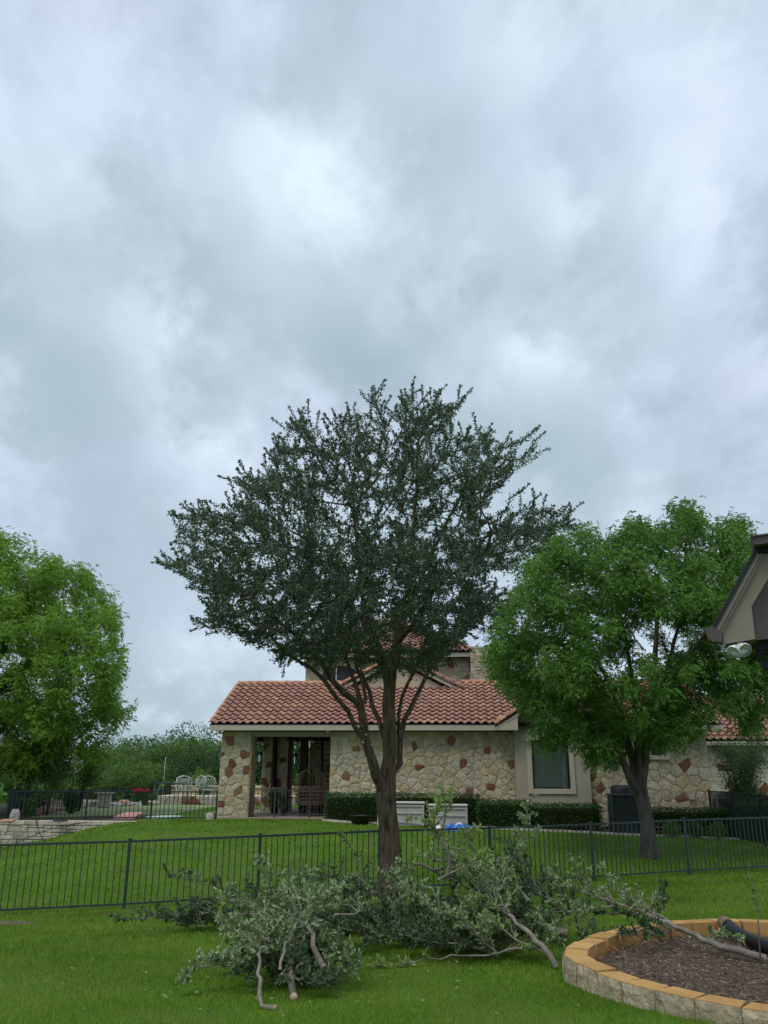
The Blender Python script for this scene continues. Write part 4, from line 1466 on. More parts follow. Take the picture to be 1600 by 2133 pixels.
def run_fence(root, pts, h, mt, spacing=.116, post_w=.055, picket_w=.016, cap=True, gap=.07):
    """pts: world ground points of the posts; root at pts[0]"""
    o = root.location
    pos = MB().box(-post_w / 2, post_w / 2, -post_w / 2, post_w / 2, -.15, h + .015, bev=.004)
    if cap:
        pos.box(-post_w / 2 - .008, post_w / 2 + .008, -post_w / 2 - .008, post_w / 2 + .008, h + .015, h + .04, bev=.008)
    pos = pos.mesh('post', mt)
    pkm = MB().box(-picket_w / 2, picket_w / 2, -picket_w / 2, picket_w / 2, gap, h - .02).mesh('picket', mt)
    for i, P in enumerate(pts):
        d = (pts[min(i + 1, len(pts) - 1)] - pts[max(i - 1, 0)])
        addobj('post', pos, root, P - o, (0, 0, math.atan2(d.y, d.x)))
    for a, b_ in zip(pts[:-1], pts[1:]):
        d = b_ - a
        rz = math.atan2(d.y, d.x)
        hor = math.hypot(d.x, d.y)
        e = d / d.length * (post_w / 2 + .001)
        s = Vector((-math.sin(rz), math.cos(rz), 0)) * .014
        for z0, z1 in ((h - .04, h - .0), (gap - .0, gap + .03)):
            aa, bb = a + e - o, b_ - e - o
            MB().prism([aa - s + Vector((0, 0, z0)), bb - s + Vector((0, 0, z0)), bb + s + Vector((0, 0, z0)), aa + s + Vector((0, 0, z0))], (0, 0, z1 - z0)).build('rail', mt, root)
        n = max(2, round(hor / spacing))
        for k in range(1, n):
            P = a + d * (k / n)
            addobj('picket', pkm, root, P - o, (0, 0, rz))


FP = []
for k in range(-3, 8):
    X = (-538 + 265.8 * k) / 1725 * 15.1
    FP.append(Vector((X, Yf(X), g1(X, Yf(X)) + .01)))
ff = empty('metal_fence', FP[0], 0, label='dark green metal picket fence running across the lawn behind the cut branches', cat='fence')
run_fence(ff, FP, FENCE_H, M['fence'])
sf_ = [Vector((10.95, y, g1(10.95, y) - .02)) for y in (29.3, 27.35, 25.4, 23.45, 21.55)]
sfn = empty('metal_fence', sf_[0], 0, label='dark metal picket fence running toward the viewer at the right edge', cat='fence')
run_fence(sfn, sf_, 1.42, M['fence_dark'], spacing=.095, picket_w=.018)

# ------------------------------------------------------------------ retaining wall and terrace at the left
TZ = .055
rwl = empty('retaining_wall', (-7.3, 28.9, TZ), 0, label='pale cut stone retaining wall below the terrace at the left', cat='wall')
MB().box(-9.5, .75, .06, .40, -1.0, -.03).build('backing', M['mortar_dark'], rwl)
x = -9.5
while x < .72:
    w = RND.uniform(.28, .52)
    x2 = min(x + w, .75)
    MB().box(x + .006, x2 - .006, -.03, .42, -.125, .0, bev=.012).build('coping_stone', M['retain'], rwl)
    x = x2
z = -.13
lay = 0
while z > -.95:
    h = RND.choice((.20, .22, .24, .18))
    x = -9.5 + RND.uniform(-.2, 0)
    while x < .7:
        w = RND.uniform(.22, .55)
        x2 = min(x + w, .75)
        cxw = (x + x2) / 2 - 7.3
        gl = g1(cxw, 28.8) - TZ
        if z > gl - .02:
            if RND.random() < .45:
                cells = [(x, x2, z - h, z)]
            else:
                f_ = RND.uniform(.35, .65)
                xm = x + (x2 - x) * RND.uniform(.3, .7)
                cells = [(x, x2, z - h * f_, z)] if w < .32 else [(x, xm, z - h * f_, z), (xm, x2, z - h * f_, z)]
                cells.append((x, x2, z - h, z - h * f_))
            for a, b_, c, d_ in cells:
                off = RND.uniform(0, .03)
                MB().box(a + .007, b_ - .007, -.0 - off, .1, c + .007, d_ - .007, bev=.012).build('wall_stone', M['retain'], rwl)
        x = x2
    z -= h
# terrace ground (soil and turf) and putting green
tz0 = TZ - .02
tv = [(-16.8, 29.0, tz0), (-6.2, 29.0, tz0), (-5.9, 31, tz0), (-3.5, 37.5, tz0), (-3.5, 60, tz0), (-22, 60, tz0)]
tag(MB().prism([(a, b_, tz0 - 1.4) for a, b_, c in tv], (0, 0, 1.4)).build('terrace_ground', M['soil']), 'dark soil and turf on the raised terrace', kind='structure')
gp_ = [on_ground(x_, y_, 0) for x_, y_ in ()]


def on_z(px, py, z):
    d = rayd(px, py)
    t = (z - EYE) / d.z
    return Vector((0, 0, EYE)) + d * t


gout = [(60, 1703), (200, 1699), (330, 1697), (455, 1694), (455, 1677), (330, 1676), (230, 1677), (180, 1681), (120, 1690)]
tag(MB().prism([on_z(a, b_, TZ) + Vector((0, 0, -.03)) for a, b_ in gout], (0, 0, .035)).build('putting_green', M['turf_green']), 'pale putting green on the terrace behind the far fence', kind='structure')

TF = [on_z(12, 1713, TZ)]
TF[0] = Vector((WY(12, 1713, 29.6).x, 29.6, TZ))
for px in (45, 177, 313, 449):
    TF.append(Vector((WY(px, 1712, 29.6 + (px - 45) * .0012).x, 29.6 + (px - 45) * .0012, TZ)))
tf = empty('terrace_fence', TF[0], 0, label='black picket fence along the front of the terrace above the retaining wall', cat='fence')
run_fence(tf, TF, .92, M['fence_dark'], spacing=.142, picket_w=.02, gap=.05)
bfp = [Vector((TF[0].x - .02, 29.75, TZ))]
_l = WY(92, 1700, 41.0)
_r = WY(456, 1675, 50.0)
_l, _r = Vector((_l.x, 41.0, -.20)), Vector((_r.x, 50.0, .03))
for i in range(1, 6):
    bfp.append(bfp[0].lerp(_l, i / 5))
for i in range(1, 7):
    bfp.append(_l.lerp(_r, i / 6))
bfn = empty('terrace_fence', bfp[0], 0, label='black picket fence running back along the far side of the terrace', cat='fence')
run_fence(bfn, bfp, .96, M['fence_dark'], spacing=.125, picket_w=.02, gap=.05)


def boulder(c, r, mt, lab, seed, parent=None, name='boulder', group='boulders edging the putting green'):
    rr = random.Random(seed)
    vs, fs = [], []
    n, mrows = 10, 6
    for j in range(mrows + 1):
        e = -math.pi / 2 + math.pi * j / mrows
        for i in range(n):
            a = 2 * math.pi * i / n
            q = Vector((math.cos(a) * math.cos(e), math.sin(a) * math.cos(e), math.sin(e)))
            k = (abs(q.x) ** 3 + abs(q.y) ** 3 + abs(q.z) ** 3) ** (-1 / 3) * (1 + .22 * mnoise.noise(q * 1.7 + Vector((seed, 0, 0))))
            vs.append((q.x * r[0] * k, q.y * r[1] * k, q.z * r[2] * k + r[2] * .75))
    for j in range(mrows):
        for i in range(n):
            a, b_ = j * n + i, j * n + (i + 1) % n
            fs.append((a, b_, b_ + n, a + n))
    o = MB().add(vs, fs).build(name, mt, parent, loc=c)
    return tag(o, lab, 'boulder', group)


bl = [(92, 1695, .42, .14, 'boulder_pink', 'stacked flat pink boulder at the left end of the green'), (100, 1688, .38, .12, 'boulder_pink', 'pink boulder sitting on another at the left end of the green'),
      (128, 1689, .40, .10, 'boulder_pink', 'low pink boulder beside the green, right of the stacked pair'), (158, 1684, .42, .11, 'boulder_pink', 'long pink boulder left of the grey boulders'),
      (176, 1681, .45, .2, 'boulder_grey', 'large grey boulder left of the stone pedestal'), (194, 1681, .40, .2, 'boulder_grey', 'grey boulder touching the stone pedestal'),
      (236, 1680, .45, .12, 'boulder_grey', 'low grey boulder right of the stone pedestal'), (258, 1679, .28, .18, 'boulder_pink', 'pink and white boulder before the red flowers'),
      (278, 1679, .40, .12, 'boulder_grey', 'flat grey boulder below the red flowers'), (312, 1677, .45, .14, 'boulder_grey', 'grey boulder left of the raised patio wall'),
      (16, 1711, .22, .06, 'boulder_pink', 'small pink rock in the terrace corner'), (30, 1709, .16, .22, 'boulder_grey', 'upright pale rock in the terrace corner'),
      (437, 1708, .13, .15, 'boulder_grey', 'pale rock beside the corner pillar')]
for i, (px, py, rw_, rh, mt, lab) in enumerate(bl):
    P = on_z(px, py, TZ)
    boulder((P.x, P.y, TZ - .03), (rw_, rw_ * .7, rh), M[mt], lab, i + 1)

P = on_z(216, 1683, TZ)
ped = empty('stone_pedestal', P, 0, label='pale stone pedestal with flat cap among the boulders', cat='pedestal')
MB().box(-.26, .26, -.22, .22, 0, .62, bev=.04).build('shaft', M['boulder_grey'], ped)
MB().box(-.36, .36, -.3, .3, .62, .70, bev=.02).build('cap', M['stone_pale'], ped)
P = on_z(266, 1706, TZ)
tag(MB().prism([(-.40, -.3, .0), (.32, -.3, .0), (.42, .35, .12), (-.18, .35, .12)], (0, 0, .09)).build('pink_slab', M['cushion'], loc=P), 'square pink slab lying behind the terrace fence', 'slab')
P = on_z(340, 1705, TZ)
hz = MB()
rr = random.Random(4)
for k in range(4):
    r1, ox, oy = .40 + .03 * k, rr.uniform(-.12, .12), rr.uniform(-.15, .15)
    hz.tube([(ox + r1 * 1.05 * math.cos(a), oy + r1 * .8 * math.sin(a), .02 + .012 * k) for a in [2 * math.pi * i / 28 for i in range(29)]], .030, 6)
tag(hz.build('garden_hose', M['hose'], loc=P), 'pale green garden hose coiled on the terrace', 'hose')
P = on_z(337, 1676, TZ)
tag(MB().tube([(0, 0, 0), (0, 0, 2.3)], .011, 8).build('flag_stick', M['hose'], loc=P), 'thin pale putting green flag stick beside the table', 'pole')
P = on_z(291, 1681, TZ)
tag(MB().box(-.05, .05, -.03, .03, 0, .25, bev=.01).build('marker_post', M['white_plastic'], loc=P), 'short white marker post at the edge of the green', 'post')
# red flowers
P = on_z(292, 1678, TZ)
rf = empty('flower_bush', P, 0, label='dark bush with bright red flowers on the terrace', cat='flowers')
tag(leaf_blob('foliage', (0, 0, .32), (.42, .36, .36), 900, .10, .05, M['leaf_far_dark'], rf, .2, seed=5), kind='stuff')
tag(leaf_blob('petals', (-.2, -.1, .66), (.16, .14, .12), 160, .07, .06, M['petal_red'], rf, .2, seed=6), kind='stuff')
tag(leaf_blob('petals', (.18, -.1, .70), (.24, .12, .08), 110, .07, .06, M['petal_red'], rf, .2, seed=7), kind='stuff')
# raised patio wall behind the green
P = on_z(325, 1676, TZ)
pw = empty('patio_wall', P, 0, label='low stone wall of the raised seating patio behind the green', cat='wall')
MB().box(0, 7.0, 0, 5.0, 0, .42).build('core', M['mortar'], pw)
stone_wall(pw, [(0, 0), (7.0, 0), (7.0, .42), (0, .42)], .40, facing(0, 0), rust=.35, budget=[60], main='boulder_grey')
MB().box(0, 7.0, 3.0, 3.4, .42, .80, bev=.02).build('seat_wall', M['stone'], pw)
MB().box(-.05, 7.05, 2.92, 3.48, .80, .88, bev=.02).build('cap', M['stone_pale'], pw)
PZ = P.z + .42


def garden_chair(x, y, rz, lab):
    t = empty('garden_chair', (x, y, PZ), rz, label=lab, cat='chair', group='white ornate metal garden chairs')
    MB().lathe([(0, .42), (.24, .42), (.26, .44), (.24, .46), (0, .46)], 14).build('seat', M['white_metal'], t)
    b = MB()
    K = 12
    arch = [(-.27, .44)] + [(-.27 - .03 * math.sin(math.pi * i / K / 2), .44 + .42 * i / K) for i in range(1, K)] + [(-.28 + .56 * i / 8, .88 + .10 * math.sin(math.pi * i / 8)) for i in range(9)] + [(.27, .44)]
    b.tube([(x_, .22 + (z_ - .44) * .18, z_) for x_, z_ in arch], .022, 6)
    for i in range(-3, 4):
        for s in (-1, 1):
            q = []
            for k in range(5):
                z_ = .48 + k * .10
                x_ = i * .13 + s * (k - 2) * .07
                x_ = max(-.27, min(.27, x_))
                q.append((x_, .22 + (z_ - .44) * .18, z_))
            b.tube(q, .011, 4)
    b.build('backrest', M['white_metal'], t)
    for sx in (-1, 1):
        MB().tube([(sx * .27, .26, .68), (sx * .31, .0, .69), (sx * .30, -.22, .67), (sx * .26, -.2, .45)], .016, 6).build('armrest', M['white_metal'], t)
        for sy in (-1, 1):
            MB().tube([(sx * .2, sy * .18, .43), (sx * .22, sy * .2, .2), (sx * .27, sy * .25, 0)], .017, 6).build('leg', M['white_metal'], t)
    return t


def pz(px, py):
    return on_z(px, py, PZ)


q = pz(366, 1664)
garden_chair(q.x, q.y + 1.0, 0.1, 'white ornate chair behind the left end of the table')
q = pz(382, 1668)
garden_chair(q.x, q.y, math.pi + .2, 'white ornate chair with its back to the green at the table')
q = pz(400, 1665)
garden_chair(q.x, q.y + .8, -.5, 'white ornate chair turned sideways right of the table')
q = pz(432, 1668)
garden_chair(q.x, q.y + .2, math.pi, 'white ornate chair alone near the stone pillar')
q = pz(350, 1668)
tb_ = empty('garden_table', (q.x, q.y + .4, PZ), 0, label='dark topped garden table on the raised patio', cat='table')
MB().box(-.75, .75, -.45, .45, .66, .70, bev=.01).build('table_top', M['ac'], tb_)
for sx in (-1, 1):
    for sy in (-1, 1):
        MB().tube([(sx * .6, sy * .35, .66), (sx * .65, sy * .38, 0)], .022, 6).build('leg', M['white_metal'], tb_)
# stake and black drip line before the retaining wall
P0, P1, P2 = WY(74, 1704, 28.6), WY(98, 1762, 27.8), WY(82, 1735, 28.2)
tag(MB().tube([P0, P2, P1], .014, 6).build('leaning_stake', M['iron']), 'thin black stake leaning on the retaining wall', 'stake')
A_ = [WY(4, 1771, 27.6), WY(40, 1754, 27.9), WY(82, 1735, 28.15), WY(120, 1722, 28.5), WY(184, 1712, 28.75)]
tag(MB().tube(A_, .012, 6).build('black_cable', M['iron']), 'thin black cable slanting across the retaining wall', 'cable')
# black dark thing (grill) behind fence
P = on_z(126, 1711, TZ)
tag(MB().box(-.2, .2, -.15, .15, 0, .05, bev=.02).lathe([(.0, .05), (.12, .05), (.10, .09), (0, .1)], 10).build('drain_cover', M['iron'], loc=P), 'low black cover on the terrace soil behind the fence', 'cover')
# potted plants on the porch
for i, (x, y, lab, s, mt) in enumerate(((1.36, 3.2, 'leafy potted plant with white flowers at the left of the porch', .9, 'leaf_far_dark'), (2.35, 4.0, 'tall potted plant before the middle of the porch opening', 1.0, 'leaf_far'), (2.05, 1.6, 'small dark potted plant behind the porch railing', .7, 'leaf_far_dark'))):
    pt = empty('potted_plant', hw(x, y, 0), 0, label=lab, cat='potted plant', group='potted plants on the porch')
    pt.scale = (s, s, s)
    MB().lathe([(0, 0), (.13, 0), (.19, .32), (.20, .33), (.17, .33), (.12, .28), (0, .28)], 14).build('pot', M['iron'], pt)
    tag(leaf_blob('foliage', (0, 0, .62), (.26, .26, .38), 420, .13, .05, M[mt], pt, .1, seed=60 + i), kind='stuff')
    if i == 0:
        tag(leaf_blob('petals', (0, -.05, .98), (.2, .2, .08), 60, .06, .06, M['petal_white'], pt, .2, seed=70), kind='stuff')

# ------------------------------------------------------------------ raised bed with tan wall blocks
bedc = Vector((3.0, 7.7, 0))
bed = empty('raised_bed', (3.0, 7.7, -.1), 0, label='curved raised planting bed walled with tan concrete blocks', cat='raised bed')
BT = .12
# walk the outline in 0.30 m steps
seg = []
pl = [Vector((a, b_, 0)) for a, b_ in BED]
L_ = 0
acc = [0]
for a, b_ in zip(pl[:-1], pl[1:]):
    L_ += (b_ - a).length
    acc.append(L_)


def at_len(s):
    for i in range(len(pl) - 1):
        if acc[i + 1] >= s:
            return pl[i].lerp(pl[i + 1], (s - acc[i]) / (acc[i + 1] - acc[i]))
    return pl[-1]


nblk = int(L_ / .305)
for i in range(nblk):
    a, b_ = at_len(i * L_ / nblk + .003), at_len((i + 1) * L_ / nblk - .003)
    mid = (a + b_) / 2
    # inward normal
    d = (b_ - a).normalized()
    inn = Vector((d.y, -d.x, 0))
    if inn.dot(bedc - mid) < 0:
        inn = -inn
    w = (b_ - a).length / 2
    dep = .20
    ta = w * .80
    zt = BT + RND.uniform(-.006, .006)
    zb = g1(mid.x, mid.y) - .06
    blk = empty('wall_block', mid - bed.location, math.atan2(d.y, d.x) + RND.uniform(-.015, .015), parent=bed)
    s = 1 if inn.dot(Vector((-d.y, d.x, 0))) > 0 else -1
    # body: trapezoid, smooth tan sides
    poly = [(-w + .002, s * .012), (w - .002, s * .012), (ta, s * dep), (-ta, s * dep)]
    zt -= 0
    MB().prism([(x_, y_, zb) for x_, y_ in poly], (0, 0, zt - zb)).build('block_body', M['block_top'], blk)
    # rough split face
    vs, fs = [], []
    nxx, nzz = 9, 4
    for jz in range(nzz + 1):
        for ix in range(nxx + 1):
            u_, v_ = ix / nxx, jz / nzz
            edge = min(u_, 1 - u_) * 6
            bul = .024 * min(1, edge) * (1 if 0 < jz < nzz else .25)
            vs.append((-w + 2 * w * u_, s * (.010 - bul + RND.uniform(-.006, .006)), zb + (zt - .004 - zb) * v_))
    for jz in range(nzz):
        for ix in range(nxx):
            q0 = jz * (nxx + 1) + ix
            fs.append((q0, q0 + 1, q0 + nxx + 2, q0 + nxx + 1))
    MB().add(vs, fs).build('split_face', M['block_face'], blk)
# mulch surface and chips
mp_ = []
for i in range(41):
    a = at_len(L_ * i / 40)
    dd = (bedc - a)
    mp_.append(a + dd.normalized() * .12)
mv = [(3.6, 7.6, .02)] + [(a.x, a.y, -.01) for a in mp_] + [(5.6, 8.2, 0), (5.6, 6.0, 0), (3.6, 5.4, 0)]
mf = [(0, i, i + 1) for i in range(1, len(mv) - 1)] + [(0, len(mv) - 1, 1)]
tag(MB().add(mv, mf).build('mulch', M['mulch']), 'dark shredded mulch filling the raised bed', kind='structure')
inner = [(a.x, a.y) for a in mp_] + [(5.2, 8.2), (5.2, 6.0), (3.6, 5.6)]
nchip = 26000
cx_, cy_ = NR.uniform(1.6, 4.9, nchip), NR.uniform(5.6, 9.6, nchip)
k = in_poly(cx_, cy_, inner)
cx_, cy_ = cx_[k], cy_[k]
n = len(cx_)
B = np.stack([cx_, cy_, NR.uniform(0.0, .028, n)], 1)
D = unit(np.stack([NR.normal(size=n), NR.normal(size=n), NR.normal(size=n) * .25], 1))
V_, F_ = leaves_np(B, D, NR.uniform(.015, .065, n), NR.uniform(.003, .010, n), fold=.3)
tag(addobj('bark_chips', npmesh('bark_chips', V_, F_, M['chip'])), 'loose shredded bark chips lying on the mulch in the bed', 'bark chips', kind='stuff')

# corrugated black drain pipe
pp_ = [WY(1512, 1925, 9.25), WY(1535, 1942, 8.95), WY(1560, 1960, 8.7), WY(1585, 1975, 8.5), WY(1630, 1985, 8.2), WY(1720, 1990, 7.9)]
pp_ = [Vector((q_.x, q_.y, max(q_.z, .075))) for q_ in pp_]
fine = []
for i in range(len(pp_) - 1):
    for k in range(14):
        fine.append(pp_[i].lerp(pp_[i + 1], k / 14))
fine.append(pp_[-1])
root = empty('drain_pipe', fine[0], 0, label='black corrugated drain pipe curving into the raised bed', cat='pipe')
sm_pts = []
for i in range(len(fine)):
    lo, hi = max(0, i - 7), min(len(fine), i + 8)
    s = Vector((0, 0, 0))
    for j in range(lo, hi):
        s += fine[j]
    sm_pts.append(s / (hi - lo) - fine[0])
MB().tube(sm_pts, [.062 if i % 2 else .054 for i in range(len(sm_pts))], 16).build('corrugated_body', M['black_pipe'], root)
MB().tube([sm_pts[0] - (sm_pts[4] - sm_pts[0]).normalized() * .14, sm_pts[0]], .066, 16).build('pipe_collar', M['chip'], root)

# ------------------------------------------------------------------ near eave of the photographer's house (right edge)
near = empty('near_house', (2.9, 6.2, 2.5), 0, label='taupe gable eave with brown gutter entering at the right edge', cat='house')
NO = near.location


def nq(px, py, dy=0.0):
    """point on the gable face plane Y=6.2, pushed back by dy along the roof direction"""
    p_ = WY(px, py, 6.2)
    return p_ - NO + Vector((.47 * dy, dy, 0))


def slab(name, pts_, mt, y0, y1, parent=near):
    P_ = [nq(a, b_, y0) for a, b_ in pts_]
    d = nq(0, 0, y1) - nq(0, 0, y0)
    return MB().prism(P_, d).build(name, mt, parent)


slab('gable_panel', [(1497, 1318), (1506, 1322), (1507, 1341), (1573, 1330), (1565, 1262), (1640, 1135), (1640, 1112), (1590, 1150)], M['tan_siding'], .02, .06)
slab('rake_board', [(1492, 1309), (1498, 1316), (1584, 1157), (1578, 1152)], M['tan_board'], -.02, .04)
slab('rake_board', [(1498, 1316), (1503, 1320), (1592, 1156), (1584, 1152)], M['tan_board'], -.005, .05)
slab('shingle_edge', [(1484, 1306), (1491, 1311), (1582, 1146), (1576, 1140)], M['shingle'], -.03, .3)
slab('eave_return_soffit', [(1507, 1341), (1507, 1337), (1573, 1326), (1573, 1330)], M['tan_board'], .06, .7)
slab('inner_panel', [(1545, 1262), (1553, 1331), (1640, 1322), (1640, 1115), (1625, 1125)], M['brown_gutter'], .10, .16)
slab('beam', [(1571, 1325), (1571, 1345), (2060, 1330), (2060, 1300)], M['navy_dark'], .2, .42)
slab('bracket', [(1562, 1337), (1572, 1340), (1588, 1385), (1640, 1400), (1640, 1390), (1597, 1378), (1586, 1352), (1640, 1348), (1640, 1335)], M['navy_dark'], .22, .34)
# gutters: profile with hollow lip, running along the roof direction
slab('gutter', [(1468, 1310), (1484, 1304), (1489, 1308), (1504, 1318), (1505, 1338), (1486, 1337), (1476, 1332)], M['brown_gutter'], -.03, .10)
slab('gutter', [(1564, 1127), (2060, 1060), (2060, 1090), (1572, 1143), (1568, 1135)], M['brown_gutter'], -.12, .25)
slab('gutter_lip', [(1563, 1126), (2060, 1058), (2060, 1060), (1564, 1129)], M['brown_gutter'], -.14, -.12)
slab('upper_fascia', [(1573, 1143), (2060, 1092), (2060, 1120), (1592, 1152), (1578, 1150)], M['navy_dark'], -.02, .2)
slab('wall', [(1641, 1324), (1641, 1140), (2060, 1118), (2060, 1302)], M['tan_siding'], .10, 2.4)
_a, _b, _c, _d = nq(1570, 1128, -.05), nq(2060, 1062, -.05), nq(2060, 1062, 2.5) + Vector((0, 0, 1.1)), nq(1570, 1128, 2.5) + Vector((0, 0, 1.1))
_a.x += .75
_d.x += .85
MB().prism([_a, _b, _c, _d], (0, 0, -.08)).build('roof', M['shingle'], near)
for cpx in (1760, 2020):
    q_ = nq(cpx, 1322, .3)
    MB().box(q_.x - .13, q_.x + .13, q_.y - .13, q_.y + .13, -2.75, q_.z + .03, bev=.01).build('porch_column', M['tan_siding'], near)
q_ = nq(2020, 1310, 2.4)
MB().box(q_.x - 1.2, q_.x + 1.2, q_.y, q_.y + .2, -2.75, q_.z + .03).build('rear_wall', M['tan_siding'], near)
# flood light with two bulbs
fl = empty('flood_light', WY(1545, 1345, 6.25), 0, label='twin bulb flood light hanging under the near eave', cat='flood light')


def bulb(px, py, r, ax):
    c = WY(px, py, 6.15) - fl.location
    q_ = Vector(ax).to_track_quat('Z', 'Y').to_matrix().to_4x4()
    X_ = Matrix.Translation(c) @ q_
    MB().lathe([(r * .93, .0), (r, -.004), (r * .98, -.02), (r * .6, -.075), (r * .36, -.10), (r * .30, -.13), (0, -.13)], 28).xf(X_).build('bulb', M['bulb'], fl)
    MB().lathe([(r * .93, .0), (r * .86, -.014), (r * .66, -.034), (r * .42, -.048), (r * .2, -.054), (r * .17, -.03), (r * .10, -.022), (0, -.020)], 28).xf(X_).build('reflector', M['silver'], fl)
    MB().lathe([(r * .94, .0), (r * .7, .006), (r * .35, .010), (0, .011)], 28).xf(X_).build('lens', M['lantern_glass'], fl)
    s = MB().lathe([(r * .40, -.10), (r * .42, -.17), (r * .2, -.19), (0, -.19)], 14)
    s.xf(Matrix.Translation(c) @ q_)
    s.build('socket', M['brown_gutter'], fl)


bulb(1527, 1359, .050, (-.62, -.55, -.50))
bulb(1552, 1355, .054, (.10, -.85, -.45))
MB().box(-.06, .10, .05, .12, -.02, .03, bev=.01).build('base', M['brown_gutter'], fl)

# ------------------------------------------------------------------ trees
def colonize(P, par, att, step, di, dk, iters, grav=0.0, maxn=9000, rng=random.Random(3)):
    """grow a skeleton (list of Vectors P, parents par) towards attraction points"""
    P = [Vector(p) for p in P]
    par = list(par)
    att = [Vector(a) for a in att]
    seen = {}
    kids = {}
    for it in range(iters):
        if not att or len(P) > maxn:
            break
        kd = KDTree(len(P))
        for i, p in enumerate(P):
            kd.insert(p, i)
        kd.balance()
        acc_, keep = {}, []
        for a in att:
            co, idx, dist = kd.find(a)
            if dist < dk:
                continue
            keep.append(a)
            if dist < di:
                d = (a - co).normalized()
                if idx in acc_:
                    acc_[idx] += d
                else:
                    acc_[idx] = d.copy()
        if not acc_:
            break
        added = 0
        for idx, d in acc_.items():
            if kids.get(idx, 0) >= 3:
                continue
            d = d + Vector((rng.gauss(0, .18), rng.gauss(0, .18), rng.gauss(0, .18) + grav))
            if d.length < 1e-4:
                continue
            q_ = P[idx] + d.normalized() * step
            key = (round(q_.x / step * 2.5), round(q_.y / step * 2.5), round(q_.z / step * 2.5))
            if key in seen and seen[key] == idx:
                continue
            seen[key] = idx
            P.append(q_)
            par.append(idx)
            kids[idx] = kids.get(idx, 0) + 1
            added += 1
        att = keep
        if added == 0:
            break
    return P, par


def radii(P, par, r0, fixed=None, ex=2.35):
    n = len(P)
    acc_ = [0.0] * n
    R_ = [r0] * n
    for i in range(n - 1, -1, -1):
        if acc_[i] > 0:
            R_[i] = max(r0, acc_[i] ** (1 / ex))
        if fixed and i in fixed:
            R_[i] = fixed[i]
        if par[i] >= 0:
            acc_[par[i]] += R_[i] ** ex
    return R_


def limb_mesh(P, par, R_, mt, name='trunk', rmax=None, wob=0.0):
    n = len(P)
    ch = [[] for _ in range(n)]
    for i, p in enumerate(par):
        if p >= 0:
            ch[p].append(i)
    Vs, Fs, off = [], [], 0
    stack = [(i, None) for i in range(n) if par[i] < 0]
    while stack:
        st_, frm = stack.pop()
        chain = [st_] if frm is None else [frm, st_]
        cur = st_
        while ch[cur]:
            c = sorted(ch[cur], key=lambda j: -R_[j])
            for o_ in c[1:]:
                stack.append((o_, cur))
            chain.append(c[0])
            cur = c[0]
        pts_ = np.array([P[i][:] for i in chain])
        rs = np.array([R_[i] for i in chain])
        if frm is not None:
            rs[0] = min(rs[0], rs[1] * 1.35)
        k = 12 if rs.max() > .06 else (7 if rs.max() > .02 else (5 if rs.max() > .008 else 3))
        if len(pts_) < 2:
            continue
        T = np.gradient(pts_, axis=0)
        T = unit(T)
        up = np.cross(T[0], [.31, .52, .79])
        up /= np.linalg.norm(up) + 1e-9
        ang = np.arange(k) * 2 * np.pi / k
        for i in range(len(pts_)):
            up = up - T[i] * up.dot(T[i])
            up /= np.linalg.norm(up) + 1e-9
            b_ = np.cross(T[i], up)
            rr_ = rs[i] * (1 + (wob * np.sin(ang * 3 + i * .7) if wob and rs[i] > .04 else 0))
            ring = pts_[i] + (np.outer(np.cos(ang) * rr_, up) + np.outer(np.sin(ang) * rr_, b_))
            Vs.append(ring)
        base = off
        for i in range(len(pts_) - 1):
            a = base + i * k + np.arange(k)
            b2 = base + i * k + (np.arange(k) + 1) % k
            Fs.append(np.stack([a, b2, b2 + k, a + k], 1))
        off += len(pts_) * k
    return npmesh(name, np.concatenate(Vs), np.concatenate(Fs), mt, True)


def trace_skel(limbs, Yof):
    """limbs: list of dict(par=(limb, index) or None, pts=[(px,py,dY,width_px)]) -> P, par, fixed radii"""
    P, par, fixed = [], [], {}
    idx = []
    for lb in limbs:
        ids = []
        pts_ = lb['pts']
        W_ = []
        for (x_, y_, dY, wpx) in pts_:
            p_ = WY(x_, y_, Yof + dY)
            t = (p_ - Vector((0, 0, EYE))).length
            W_.append((p_, wpx * t / FPX / 2 * .82))
        prev = -1
        if lb['par'] is not None:
            prev = idx[lb['par'][0]][lb['par'][1]]
            start = P[prev]
            W_ = [(start, W_[0][1])] + W_
        # subdivide
        for j, (p_, r_) in enumerate(W_):
            if j == 0 and lb['par'] is not None:
                ids.append(prev)
                continue
            if j > 0:
                a, ra = W_[j - 1]
                nseg = max(1, int((p_ - a).length / .16))
                for s_ in range(1, nseg + 1):
                    f_ = s_ / nseg
                    P.append(a.lerp(p_, f_) + (Vector((RND.gauss(0, .006), RND.gauss(0, .006), 0)) if s_ < nseg else Vector((0, 0, 0))))
                    par.append(prev)
                    prev = len(P) - 1
                    fixed[prev] = ra + (r_ - ra) * f_
            else:
                P.append(p_)
                par.append(-1)
                prev = len(P) - 1
                fixed[prev] = r_
            ids.append(prev)
        idx.append(ids)
    return P, par, fixed


